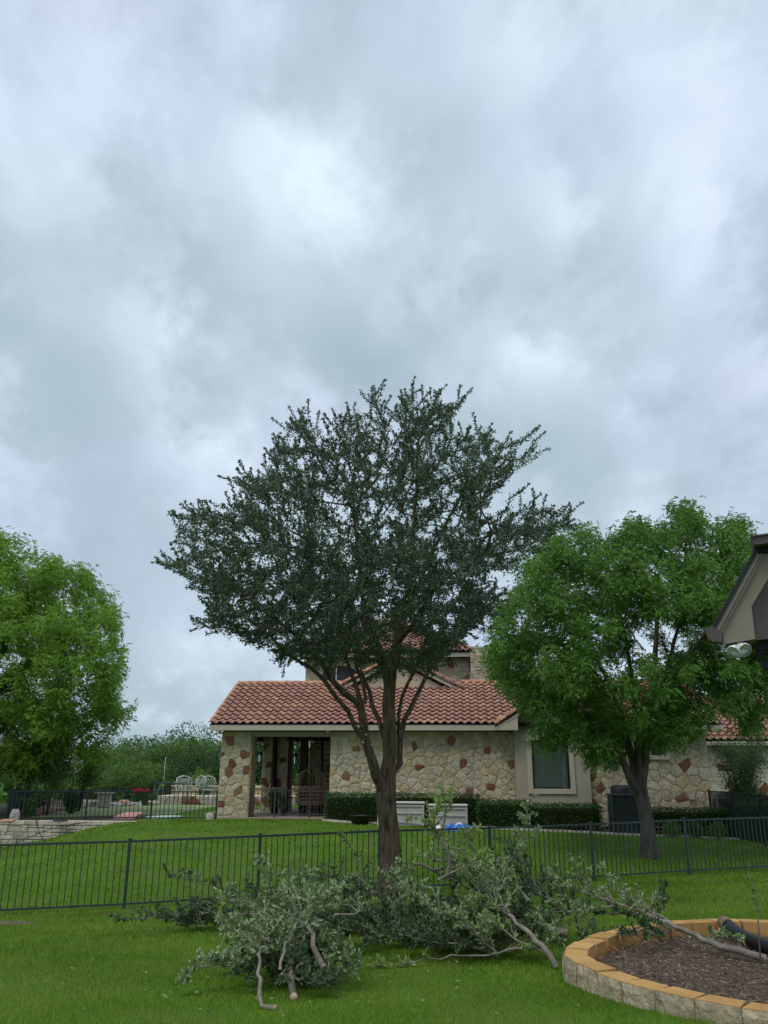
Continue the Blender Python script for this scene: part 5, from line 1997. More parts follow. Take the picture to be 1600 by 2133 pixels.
def sample_env(poly, n, Yc, hd, cx, cy, rx, ry, gap=0.0, freq=1.0, seed=0, wt=None, shell=0.0):
    rng = random.Random(seed)
    x0, x1 = min(p[0] for p in poly), max(p[0] for p in poly)
    y0, y1 = min(p[1] for p in poly), max(p[1] for p in poly)
    out_ = []
    while len(out_) < n:
        X = np.array([rng.uniform(x0, x1) for _ in range(4000)])
        Y = np.array([rng.uniform(y0, y1) for _ in range(4000)])
        ok = in_poly(X, Y, poly)
        for x_, y_ in zip(X[ok], Y[ok]):
            e = 1 - ((x_ - cx) / rx) ** 2 - ((y_ - cy) / ry) ** 2
            h = hd * math.sqrt(max(e, .04))
            dy_ = rng.uniform(-h, h)
            if shell and (abs(dy_) < h * shell and e > .35) and rng.random() < .6:
                continue
            p_ = WY(x_, y_, Yc + dy_)
            if gap and mnoise.noise(p_ * freq + Vector((seed * 3.1, 0, 0))) < -gap + rng.uniform(-.05, .05):
                continue
            if wt and rng.random() > wt(x_, y_):
                continue
            out_.append(p_)
            if len(out_) >= n:
                break
    return out_


# ---- the big oak
OY = 13.6
oak_limbs = [
    dict(par=None, pts=[(806, 1905, 0, 88), (807, 1880, 0, 68), (810, 1840, 0, 57), (813, 1780, 0, 50), (811, 1730, 0, 46), (806, 1690, 0, 47), (804, 1655, 0, 50), (808, 1625, 0, 42), (812, 1580, 0, 34), (811, 1520, 0, 33), (809, 1470, 0, 32), (812, 1430, 0, 30), (818, 1390, .0, 24), (828, 1340, .1, 20), (845, 1270, .15, 17), (858, 1190, .2, 14), (862, 1100, .2, 11), (868, 1000, .2, 8)]),
    dict(par=(0, 6), pts=[(786, 1620, -.15, 27), (772, 1575, -.3, 24), (760, 1540, -.35, 24), (757, 1505, -.4, 22), (752, 1475, -.45, 19), (738, 1458, -.55, 16), (715, 1442, -.7, 15), (690, 1415, -.85, 14), (668, 1378, -1.0, 12), (640, 1345, -1.1, 10), (600, 1310, -1.2, 8), (550, 1270, -1.3, 6)]),
    dict(par=(1, 3), pts=[(740, 1515, -.5, 13), (725, 1480, -.6, 12), (700, 1452, -.75, 11), (678, 1420, -.9, 11), (650, 1392, -1.1, 10), (615, 1372, -1.3, 9), (585, 1350, -1.5, 7), (565, 1325, -1.6, 6), (520, 1290, -1.7, 5)]),
    dict(par=(1, 5), pts=[(745, 1440, -.3, 12), (730, 1400, -.2, 10), (718, 1350, -.1, 9), (712, 1300, 0, 8), (700, 1230, .1, 7), (680, 1150, .2, 6)]),
    dict(par=(1, 5), pts=[(762, 1455, -.5, 10), (756, 1420, -.55, 9), (742, 1390, -.6, 8), (738, 1340, -.7, 7), (725, 1280, -.8, 6)]),
    dict(par=(0, 8), pts=[(790, 1500, .25, 12), (775, 1470, .35, 12), (770, 1440, .4, 10), (752, 1400, .5, 9)]),
    dict(par=(0, 11), pts=[(798, 1390, -.1, 20), (788, 1345, -.2, 18), (770, 1310, -.3, 15), (758, 1270, -.35, 12), (750, 1200, -.4, 10), (740, 1100, -.4, 8), (735, 1020, -.4, 6)]),
    dict(par=(0, 7), pts=[(833, 1590, .15, 15), (833, 1545, .2, 14), (842, 1500, .25, 13), (862, 1462, .35, 11), (880, 1425, .45, 10), (895, 1395, .5, 9), (925, 1350, .6, 8), (960, 1290, .7, 6)]),
    dict(par=(7, 2), pts=[(830, 1490, .1, 10), (838, 1450, 0, 9), (862, 1400, -.1, 8), (885, 1340, -.2, 7), (900, 1270, -.3, 6)]),
    dict(par=(0, 13), pts=[(870, 1290, -.3, 13), (900, 1230, -.6, 11), (950, 1190, -.8, 9), (1010, 1150, -1.0, 7)]),
    dict(par=(0, 14), pts=[(880, 1200, .5, 9), (910, 1130, .8, 8), (950, 1050, 1.0, 6)]),
    dict(par=(6, 2), pts=[(740, 1270, .4, 9), (700, 1200, .9, 8), (640, 1150, 1.2, 6)]),
]
oak_poly = [(330, 1182), (378, 1152), (352, 1100), (378, 1068), (430, 1052), (468, 1075), (478, 1012), (500, 978), (560, 1000), (572, 930), (596, 890), (612, 868), (640, 862), (668, 905), (700, 880), (728, 850),
            (750, 905), (756, 835), (790, 822), (820, 870), (848, 815), (880, 850), (908, 806), (925, 850), (968, 828), (935, 905), (965, 905), (1010, 900), (1040, 925), (1108, 905), (1136, 940), (1085, 975),
            (1040, 1030), (1000, 1060), (1060, 1075), (1100, 1040), (1150, 1065), (1196, 1068), (1170, 1110), (1110, 1160), (1060, 1190), (1010, 1215), (1055, 1250), (1020, 1290), (985, 1310), (960, 1350), (900, 1395),
            (850, 1405), (800, 1390), (740, 1360), (690, 1380), (640, 1365), (600, 1385), (560, 1350), (520, 1345), (480, 1325), (400, 1305), (440, 1275), (395, 1210), (345, 1190)]
P_, par_, fx_ = trace_skel(oak_limbs, OY)
att = sample_env(oak_poly, 6500, OY, 3.0, 770, 1130, 430, 300, gap=.10, freq=1.5, seed=5)
# single shoots sticking out of the outline
tips = [(910, 803), (855, 812), (785, 822), (970, 826), (728, 848), (634, 858), (612, 866), (1110, 903), (1137, 940), (1196, 1066), (1192, 1100), (333, 1180), (356, 1100), (376, 1064), (418, 1050), (478, 1010), (500, 976), (546, 968),
        (576, 932), (394, 1212), (400, 1302), (436, 1316), (470, 1332), (586, 1376), (1076, 1098), (1090, 1020), (1010, 900), (960, 905), (880, 830), (700, 872), (668, 890), (520, 1345), (600, 1388), (905, 1398), (1150, 1050)]
ccx, ccy = 770, 1150
for (x_, y_) in tips:
    dY = RND.uniform(-1.0, 1.0)
    for f_ in (1.0, .97, .94, .90, .86):
        att.append(WY(ccx + (x_ - ccx) * f_, ccy + (y_ - ccy) * f_, OY + dY))
P2_, par2_ = colonize(P_, par_, att, .115, 1.5, .17, 70, grav=.14, maxn=11000)
# extend loose terminal twigs so the outline is spiky
nch = [0] * len(P2_)
for p_ in par2_:
    if p_ >= 0:
        nch[p_] += 1
R2 = radii(P2_, par2_, .0045, None, 2.5)
for k_, v_ in fx_.items():
    R2[k_] = v_
oak = empty('oak_tree', WY(806, 1905, OY), 0, label='tall live oak with bare pruned lower limbs in the middle of the lawn', cat='tree')
o_ = addobj('trunk', limb_mesh(P2_, par2_, R2, M['bark'], 'trunk', wob=.05), oak)
o_.matrix_parent_inverse = Matrix.Translation(-oak.location)
o_.data.transform(Matrix.Translation(-oak.location))
o_.matrix_parent_inverse = Matrix()


def oak_leaves(P, par, R, rth, per, L, W, rng, spread=.06, zone=None, upb=.35, kind=0):
    B, D = [], []
    idx = [i for i in range(len(P)) if par[i] >= 0 and R[i] < rth]
    PA = np.array([P[i][:] for i in idx])
    PP = np.array([P[par[i]][:] for i in idx])
    rep = per
    n = len(idx) * rep
    t = rng.uniform(0, 1, (len(idx), rep, 1))
    base = PP[:, None] + (PA - PP)[:, None] * t
    dr = unit(PA - PP)[:, None] * rng.uniform(.1, .9, (len(idx), rep, 1)) + rng.normal(size=(len(idx), rep, 3)) * .62 + np.array([0, 0, upb * .5])
    base = base + rng.normal(size=base.shape) * spread
    B = base.reshape(-1, 3)
    D = unit(dr.reshape(-1, 3))
    return leaves_np(B, D, L * rng.uniform(.65, 1.2, n), W * rng.uniform(.7, 1.15, n), rng, kind=kind)


rng_ = np.random.default_rng(5)
V1, F1 = oak_leaves(P2_, par2_, R2, .0090, 18, .062, .026, rng_, spread=.028)
# the lower middle of the crown is fuller
_px, _py, _ = project(np.array([p_[:] for p_ in P2_]))
_Rlow = [R2[i] if (_py[i] > 1130 and 430 < _px[i] < 1010) else 9.0 for i in range(len(P2_))]
Vb, Fb = oak_leaves(P2_, par2_, _Rlow, .0095, 14, .064, .027, rng_, spread=.06)
F1 = np.concatenate([F1, Fb + len(V1)])
V1 = np.concatenate([V1, Vb])
# leafy shoots: straight young twigs with whorls of leaves, longer towards the outside of the crown
PN = np.array([p_[:] for p_ in P2_])
cen = np.array(WY(770, 1200, OY)[:])
srr = random.Random(31)
sP, sPar, sR, SB, SD, SL_ = [], [], [], [], [], []
for i in range(len(P2_)):
    if par2_[i] < 0 or R2[i] > .012:
        continue
    term = nch[i] == 0
    rel = PN[i] - cen
    edge = math.sqrt((rel[0] / 3.1) ** 2 + (rel[1] / 2.9) ** 2 + (rel[2] / 2.7) ** 2)
    if not term and srr.random() > .10:
        continue
    if term and edge < .55 and srr.random() > .5:
        continue
    d = Vector(PN[i] - PN[par2_[i]]).normalized() * .45 + Vector(rel / (np.linalg.norm(rel) + 1e-6)) * .55 + Vector((srr.gauss(0, .28), srr.gauss(0, .28), .38 + srr.gauss(0, .25)))
    d.normalize()
    ln = srr.uniform(.12, .26) if edge < .8 else srr.uniform(.12, .34)
    m_ = max(3, int(ln / .035))
    base0 = len(sP)
    cur = Vector(PN[i])
    sP.append(cur.copy()); sPar.append(-1); sR.append(.004)
    for k in range(m_):
        d = (d + Vector((srr.gauss(0, .06), srr.gauss(0, .06), srr.gauss(0, .05)))).normalized()
        cur = cur + d * (ln / m_)
        sP.append(cur.copy()); sPar.append(len(sP) - 2); sR.append(max(.0018, .004 * (1 - .6 * k / m_)))
        for q in range(5 if k < m_ - 1 else 9):
            SB.append(cur[:]); SD.append((d * srr.uniform(.5, 1.1) + Vector((srr.gauss(0, .5), srr.gauss(0, .5), srr.gauss(0, .5))))[:])
SB, SD = np.array(SB), unit(np.array(SD))
V2, F2 = leaves_np(SB, SD, .062 * rng_.uniform(.7, 1.15, len(SB)), .024 * rng_.uniform(.75, 1.15, len(SB)), rng_)
F1 = np.concatenate([F1, F2 + len(V1)])
V1 = np.concatenate([V1, V2])
V1 -= np.array(oak.location[:])
tag(addobj('crown', npmesh('crown', V1, F1, M['leaf_oak']), oak), kind='stuff')
me_ = limb_mesh(sP, sPar, sR, M['bark'], 'twigs')
me_.transform(Matrix.Translation(-oak.location))
tag(addobj('twigs', me_, oak), kind='stuff')
print('oak nodes', len(P2_), 'leaves', len(F1) // 2)
# pale pruning scars
for (x_, y_, w_) in ((756, 1546, 9), (762, 1530, 8), (774, 1552, 6), (700 + 55, 1512, 6), (826, 1495, 7)):
    c = WY(x_, y_, OY - .46) - oak.location
    MB().lathe([(0, .004), (w_ * .0015, .003), (w_ * .0019, 0), (w_ * .0022, -.12)], 10).xf(Matrix.Translation(c) @ Vector((-.1, -1, .1)).to_track_quat('Z', 'Y').to_matrix().to_4x4()).build('pruning_scar', M['cutwood'], oak)


# ---- ash trees with drooping compound leaves
def ash_sprays(P, par, R, rth, per, rng, llen=.085, lw=.026, rach=.19, spread=.10, droop=.55, nl=7, keep=None):
    idx = [i for i in range(len(P)) if par[i] >= 0 and R[i] < rth]
    PA = np.array([P[i][:] for i in idx])
    PP = np.array([P[par[i]][:] for i in idx])
    n = len(idx) * per
    base = (PP[:, None] + (PA - PP)[:, None] * rng.uniform(0, 1.2, (len(idx), per, 1))).reshape(-1, 3) + rng.normal(size=(n, 3)) * spread
    dr = unit((unit(PA - PP)[:, None] * .8 + rng.normal(size=(len(idx), per, 3)) * .6).reshape(-1, 3))
    dr[:, 2] -= droop * rng.uniform(.3, 1.2, n)
    dr = unit(dr)
    side = unit(np.cross(dr, np.tile([0, 0, 1.0], (n, 1)) + rng.normal(size=(n, 3)) * .3))
    rl = rach * rng.uniform(.7, 1.2, n)
    Bs, Ds, Ls = [], [], []
    for k in range(nl):
        if k == nl - 1:
            t, sd = 1.0, 0
        else:
            t, sd = .35 + .6 * (k // 2) / ((nl - 1) / 2), 1 if k % 2 else -1
        sag = np.zeros((n, 3))
        sag[:, 2] = -.25 * (t ** 2) * rl
        b_ = base + dr * (rl * t)[:, None] + sag
        d_ = unit(dr * .75 + side * sd * .85 + rng.normal(size=(n, 3)) * .12 + np.array([0, 0, -.28]))
        Bs.append(b_)
        Ds.append(d_)
        Ls.append(llen * rng.uniform(.75, 1.15, n))
    B, D, Lh = np.concatenate(Bs), np.concatenate(Ds), np.concatenate(Ls)
    return leaves_np(B, D, Lh, Lh * (lw / llen), rng, fold=.15)


RYT = 22.6
ash_limbs = [
    dict(par=None, pts=[(1356, 1785, 0, 44), (1352, 1765, 0, 38), (1348, 1720, 0, 33), (1342, 1680, 0, 31), (1335, 1655, 0, 33), (1336, 1630, 0, 26), (1343, 1590, 0, 20), (1345, 1540, 0, 19), (1350, 1490, 0, 18), (1358, 1440, .1, 16), (1365, 1380, .2, 13), (1368, 1300, .2, 10), (1370, 1200, .2, 7)]),
    dict(par=(0, 4), pts=[(1316, 1630, -.2, 19), (1300, 1590, -.3, 17), (1278, 1555, -.5, 15), (1250, 1520, -.7, 12), (1215, 1480, -.9, 9), (1170, 1440, -1.1, 6)]),
    dict(par=(0, 4), pts=[(1326, 1620, .2, 22), (1318, 1580, .2, 20), (1305, 1540, .2, 18), (1292, 1490, .2, 16), (1275, 1430, .3, 13), (1240, 1370, .4, 10), (1190, 1300, .6, 7)]),
    dict(par=(0, 5), pts=[(1328, 1560, -.2, 14), (1325, 1500, -.3, 14), (1320, 1440, -.4, 12), (1310, 1370, -.5, 10), (1295, 1290, -.6, 8), (1280, 1200, -.7, 6)]),
    dict(par=(0, 7), pts=[(1365, 1520, .0, 15), (1380, 1470, .1, 14), (1398, 1420, .3, 12), (1430, 1370, .5, 10), (1470, 1320, .7, 8), (1510, 1260, .8, 6)]),
    dict(par=(0, 8), pts=[(1375, 1440, -.3, 10), (1395, 1370, -.5, 9), (1415, 1300, -.7, 8), (1425, 1200, -.8, 6), (1430, 1120, -.8, 5)]),
    dict(par=(4, 2), pts=[(1420, 1400, -.4, 9), (1470, 1370, -.7, 8), (1530, 1360, -.9, 6), (1600, 1365, -1.0, 5)]),
    dict(par=(2, 3), pts=[(1270, 1480, .9, 10), (1240, 1400, 1.3, 8), (1200, 1340, 1.6, 6)]),
]
ash_poly = [(1008, 1365), (1022, 1290), (1060, 1210), (1055, 1180), (1110, 1150), (1150, 1110), (1200, 1095), (1245, 1098), (1260, 1120), (1298, 1075), (1325, 1070), (1345, 1085), (1400, 1055), (1432, 1032), (1455, 1055), (1470, 1100),
            (1500, 1085), (1550, 1075), (1560, 1120), (1600, 1160), (1680, 1220), (1720, 1350), (1690, 1470), (1600, 1490), (1560, 1530), (1500, 1500), (1440, 1530), (1400, 1560), (1290, 1530), (1255, 1590), (1225, 1590), (1210, 1550), (1150, 1545),
            (1110, 1555), (1085, 1530), (1110, 1500), (1080, 1460), (1030, 1410)]


def ash_w(x_, y_):
    # the middle of the crown is more open, its outer lobes dense
    d = math.hypot((x_ - 1390) / 130, (y_ - 1380) / 95)
    return .16 if d < 1 else (.45 if d < 1.3 else 1.0)


P_, par_, fx_ = trace_skel(ash_limbs, RYT)
att = sample_env(ash_poly, 3000, RYT, 3.6, 1340, 1310, 370, 300, gap=.04, freq=1.15, seed=9, wt=ash_w, shell=.5)
P3, par3 = colonize(P_, par_, att, .21, 2.6, .30, 60, maxn=6000)
R3 = radii(P3, par3, .006, None, 2.4)
for k_, v_ in fx_.items():
    R3[k_] = v_
ash = empty('ash_tree', WY(1356, 1785, RYT), 0, label='leafy bright green ash tree with forked trunk at the right', cat='tree')
o_ = addobj('trunk', limb_mesh(P3, par3, R3, M['bark_ash'], 'trunk', wob=.05), ash)
o_.data.transform(Matrix.Translation(-ash.location))
rng_ = np.random.default_rng(8)
V1, F1 = ash_sprays(P3, par3, R3, .018, 17, rng_, llen=.095, lw=.034, rach=.19, spread=.13)
V1 -= np.array(ash.location[:])
tag(addobj('crown', npmesh('crown', V1, F1, M['leaf_ash']), ash), kind='stuff')
print('ash nodes', len(P3), 'tris', len(F1))

LYT = 33.0
lash_limbs = [
    dict(par=None, pts=[(-120, 1800, 0, 60), (-118, 1740, 0, 46), (-115, 1680, 0, 42), (-100, 1620, 0, 36), (-85, 1540, 0, 32), (-70, 1440, 0, 28), (-50, 1340, 0, 20), (-30, 1240, 0, 12)]),
    dict(par=(0, 3), pts=[(-60, 1580, -.2, 18), (-10, 1568, -.3, 15), (50, 1560, -.4, 12), (105, 1548, -.5, 9), (160, 1540, -.6, 6)]),
    dict(par=(0, 4), pts=[(-40, 1480, .2, 16), (20, 1420, .4, 13), (70, 1370, .5, 11), (110, 1330, .6, 8), (150, 1300, .6, 6)]),
    dict(par=(0, 5), pts=[(-20, 1370, -.3, 14), (30, 1310, -.5, 11), (70, 1240, -.6, 8), (100, 1190, -.7, 5)]),
    dict(par=(0, 4), pts=[(-10, 1500, .8, 10), (60, 1470, 1.1, 8), (130, 1450, 1.2, 6)]),
]
lash_poly = [(-380, 1250), (-250, 1120), (-100, 1080), (0, 1105), (10, 1130), (38, 1125), (70, 1128), (85, 1165), (118, 1142), (130, 1180), (148, 1172), (185, 1180), (200, 1210), (225, 1240), (246, 1250), (248, 1340), (240, 1370), (256, 1355),
             (255, 1400), (245, 1460), (285, 1475), (262, 1510), (225, 1530), (242, 1540), (230, 1575), (180, 1590), (120, 1585), (60, 1600), (0, 1610), (-150, 1600), (-300, 1560), (-400, 1400)]
P_, par_, fx_ = trace_skel(lash_limbs, LYT)
att = sample_env(lash_poly, 3000, LYT, 4.6, -60, 1350, 360, 290, gap=.04, freq=.85, seed=12, shell=.5)
P4, par4 = colonize(P_, par_, att, .27, 3.6, .40, 60, maxn=6000)
R4 = radii(P4, par4, .006, None, 2.4)
for k_, v_ in fx_.items():
    R4[k_] = v_
lash = empty('ash_tree', WY(-120, 1800, LYT), 0, label='light green ash tree cut off by the left edge', cat='tree')
o_ = addobj('trunk', limb_mesh(P4, par4, R4, M['bark_ash'], 'trunk', wob=.05), lash)
o_.data.transform(Matrix.Translation(-lash.location))
V1, F1 = ash_sprays(P4, par4, R4, .018, 19, rng_, llen=.12, lw=.045, rach=.25, spread=.17)
V1 -= np.array(lash.location[:])
tag(addobj('crown', npmesh('crown', V1, F1, M['leaf_ash_light']), lash), kind='stuff')
print('left ash nodes', len(P4), 'tris', len(F1))

# ---- background wood beyond the terrace
def far_crown(seed, n=9500, L=.21, W=.14):
    rng = np.random.default_rng(seed)
    r0 = random.Random(seed)
    Vs, Fs, off = [], [], 0
    lobes = [((0, 0, .58), .42)] + [((r0.uniform(-.38, .38), r0.uniform(-.38, .38), r0.uniform(.32, .85)), r0.uniform(.18, .30)) for _ in range(13)]
    for (c, r) in lobes:
        m_ = int(n * r * r / sum(l[1] ** 2 for l in lobes))
        d = unit(rng.normal(size=(m_, 3)))
        P = np.array(c) + d * (r * rng.uniform(.7, 1.05, (m_, 1)))
        D = unit(d * .6 + rng.normal(size=(m_, 3)) * .8 + np.array([0, 0, -.1]))
        V_, F_ = leaves_np(P * 6, D, L * rng.uniform(.5, 1.1, m_), W * rng.uniform(.5, 1.1, m_), rng)
        Vs.append(V_ / 6)
        Fs.append(F_ + off)
        off += len(V_)
    return np.concatenate(Vs), np.concatenate(Fs)


protos = []
for s in range(5):
    V_, F_ = far_crown(100 + s)
    mt = M['leaf_far_dark'] if s in (1, 4) else M['leaf_far']
    cr_me = npmesh('crown', V_, F_, mt)
    tk = MB().tube([(0, 0, -.1), (.01, 0, .25), (.02, .01, .55)], [.028, .02, .01], 7)
    for k in range(4):
        a = k * 1.7 + s
        tk.tube([(0, 0, .18 + .05 * k), (.18 * math.cos(a), .18 * math.sin(a), .42 + .05 * k), (.30 * math.cos(a), .30 * math.sin(a), .6)], [.014, .009, .004], 5)
    protos.append((cr_me, tk.mesh('trunk', M['bark_ash'])))
wood = [  # px, top y, Y, width scale, proto, words
    (250, 1555, 70, 1.0, 2, 'far tree with a domed crown right of the left ash'), (282, 1538, 74, 1.1, 0, 'dark topped far tree left of the middle of the far wood'), (318, 1552, 66, 1.0, 3, 'mid green far tree in the middle of the far wood'),
    (340, 1560, 80, 1.0, 2, 'small far tree showing in the dip of the wood skyline'), (372, 1528, 72, 1.25, 1, 'tallest dark far tree of the wood skyline'), (405, 1535, 68, 1.1, 0, 'far tree right of the tallest one on the skyline'),
    (440, 1548, 74, 1.0, 3, 'far tree with sparse top just left of the pillar'), (430, 1568, 52, .95, 4, 'dense dark tree standing behind the white chairs'), (392, 1580, 54, .9, 1, 'dark rounded tree behind the garden table'),
    (345, 1592, 58, .9, 0, 'bright middle distance tree behind the flag stick'), (300, 1590, 56, 1.0, 3, 'light green middle distance tree behind the red flowers'), (255, 1600, 54, .9, 2, 'yellowish green middle distance tree behind the pedestal'),
    (215, 1598, 57, 1.0, 0, 'light green middle distance tree left of the pedestal'), (170, 1590, 60, 1.1, 3, 'middle distance tree below the left ash crown'), (120, 1598, 56, 1.0, 2, 'yellow green middle distance tree behind the boulders'),
    (70, 1590, 60, 1.1, 0, 'middle distance tree behind the thin stemmed shrub'), (20, 1596, 58, 1.1, 3, 'middle distance tree at the left edge below the ash'), (-40, 1580, 62, 1.2, 2, 'far tree at the extreme left edge'),
    (545, 1535, 60, 1.2, 0, 'green tree seen through the left porch opening'), (500, 1560, 64, 1.1, 3, 'far tree hidden mostly behind the corner pillar'), (615, 1520, 58, 1.3, 4, 'blue green tree seen through the middle porch opening'),
    (580, 1545, 56, 1.1, 1, 'dark tree behind the rear porch pillars'),
]
for i, (px, ty, Y, ws, pr, lab) in enumerate(wood):
    top = WY(px, ty, Y)
    gzv = -0.6
    H = top.z - gzv
    t = empty('broadleaf_tree', (top.x, Y, gzv), RND.uniform(0, 6), label=lab, cat='tree', group='trees of the wood beyond the terrace')
    H *= 1.03
    wz = max(H, 3.8) * 1.15 * ws
    for nm, me in (('crown', protos[pr][0]), ('trunk', protos[pr][1])):
        o_ = addobj(nm, me, t)
        o_.scale = (wz, wz, H)
        if nm == 'crown':
            tag(o_, kind='stuff')
# low mass of undergrowth
rng_ = np.random.default_rng(21)
n = 26000
X = rng_.uniform(-40, 6, n)
Yb = rng_.uniform(52, 82, n)
hb = 1.3 + .5 * np.sin(X * .9) * np.sin(Yb * .5) + .6 * np.sin(X * 2.3)
Zb = -.7 + hb * rng_.uniform(0, 1, n) ** .6
B = np.stack([X, Yb, Zb], 1)
D = unit(rng_.normal(size=(n, 3)) + np.array([0, -.3, .3]))
V_, F_ = leaves_np(B, D, rng_.uniform(.3, .7, n), rng_.uniform(.2, .4, n), rng_)
tag(addobj('undergrowth', npmesh('undergrowth', V_, F_, M['leaf_far'])), 'low tangled green undergrowth below the far wood', 'undergrowth', kind='stuff')


def stem_shrub(name, base, n, h, spread, lab, mt, cat='shrub', nleaf=2500, L=.09, W=.04, seed=1, lean=(0, 0), lo=.35, group=None, r=.018):
    t = empty(name, base, 0, label=lab, cat=cat, group=group)
    rr_ = random.Random(seed)
    mb = MB()
    tipsl = []
    for k in range(n):
        a = rr_.uniform(0, 6.28)
        s_ = spread * rr_.uniform(.3, 1)
        hh = h * rr_.uniform(.75, 1.05)
        pts_ = [(math.cos(a) * .08, math.sin(a) * .08, -.05), (math.cos(a) * s_ * .25, math.sin(a) * s_ * .25, hh * .35), (math.cos(a) * s_ * .6 + lean[0], math.sin(a) * s_ * .6 + lean[1], hh * .7), (math.cos(a) * s_ + lean[0], math.sin(a) * s_ + lean[1], hh)]
        mb.tube(pts_, [r, r * .8, r * .5, r * .2], 5)
        for q in range(10):
            f_ = rr_.uniform(lo, 1)
            i_ = min(2, int(f_ * 3))
            p_ = Vector(pts_[i_]).lerp(Vector(pts_[i_ + 1]), f_ * 3 - i_)
            tipsl.append(p_)
            e = p_ + Vector((rr_.uniform(-1, 1), rr_.uniform(-1, 1), rr_.uniform(.1, .8))) * (h * .13)
            mb.tube([p_, e], [r * .3, r * .12], 4)
            tipsl.append(e)
    mb.build('stems', M['bark_ash'], t)
    rg = np.random.default_rng(seed)
    T = np.array([v[:] for v in tipsl])
    B_ = T[rg.integers(0, len(T), nleaf)] + rg.normal(size=(nleaf, 3)) * h * .06
    D_ = unit(rg.normal(size=(nleaf, 3)) + np.array([0, 0, .2]))
    V_, F_ = leaves_np(B_, D_, L * rg.uniform(.6, 1.2, nleaf), W * rg.uniform(.6, 1.2, nleaf), rg)
    tag(addobj('foliage', npmesh('foliage', V_, F_, M[mt]), t), kind='stuff')
    return t


for i, (px, Y, h, lab) in enumerate(((40, 33.5, 2.6, 'thin stemmed tall shrub at the far left behind the terrace fence'), (95, 32.5, 2.4, 'multi stemmed shrub behind the terrace fence under the ash'), (160, 36, 2.2, 'dark upright shrub left of the boulders'))):
    p = WY(px, 1700, Y)
    stem_shrub('tall_shrub', (p.x, Y, TZ), 11, h, 1.0, lab, 'leaf_far', nleaf=2600, L=.13, W=.06, seed=30 + i, lo=.5, group='tall shrubs on the terrace')
for i, (px, Y, h, lab, mt) in enumerate(((150, 34, .75, 'low dark bush behind the left end of the terrace fence', 'leaf_far_dark'), (420, 47, 1.7, 'broad leafed bright plant behind the white chairs', 'leaf_bright'), (60, 31.5, .7, 'low green bush in the terrace corner', 'leaf_far'))):
    p = WY(px, 1700, Y)
    stem_shrub('leafy_bush', (p.x, Y, TZ), 9, h, h * .8, lab, mt, nleaf=1300, L=.14, W=.06, seed=50 + i, lo=.15, group='bushes on the terrace')

# neighbour planting at the right edge
p = WY(1575, 1640, 29.2)
stem_shrub('tall_shrub', (p.x, 30.4, -.2), 14, 3.1, 1.15, 'tall airy olive coloured shrub before the far wing', 'leaf_far_dark', nleaf=15000, L=.085, W=.03, seed=81, lo=.2)
hedge_box((0, 0, 0), 11.3, 14.6, 29.0, 29.8, -.3, .95, seed=15, label='bright green hedge behind the side fence, nearest the far wing', group='hedges beyond the side fence', mt='leaf_hedge', rz=0)
hedge_box((0, 0, 0), 11.2, 13.0, 27.2, 28.0, -.4, .78, seed=16, label='yellow green low hedge just behind the side fence', group='hedges beyond the side fence', mt='leaf_bright', rz=0)
stem_shrub('red_shrub', (13.4, 27.6, -.3), 12, 1.0, .6, 'reddish brown shrub behind the side fence at the right edge', 'leaf_red', nleaf=1800, L=.07, W=.02, seed=83, lo=.2)


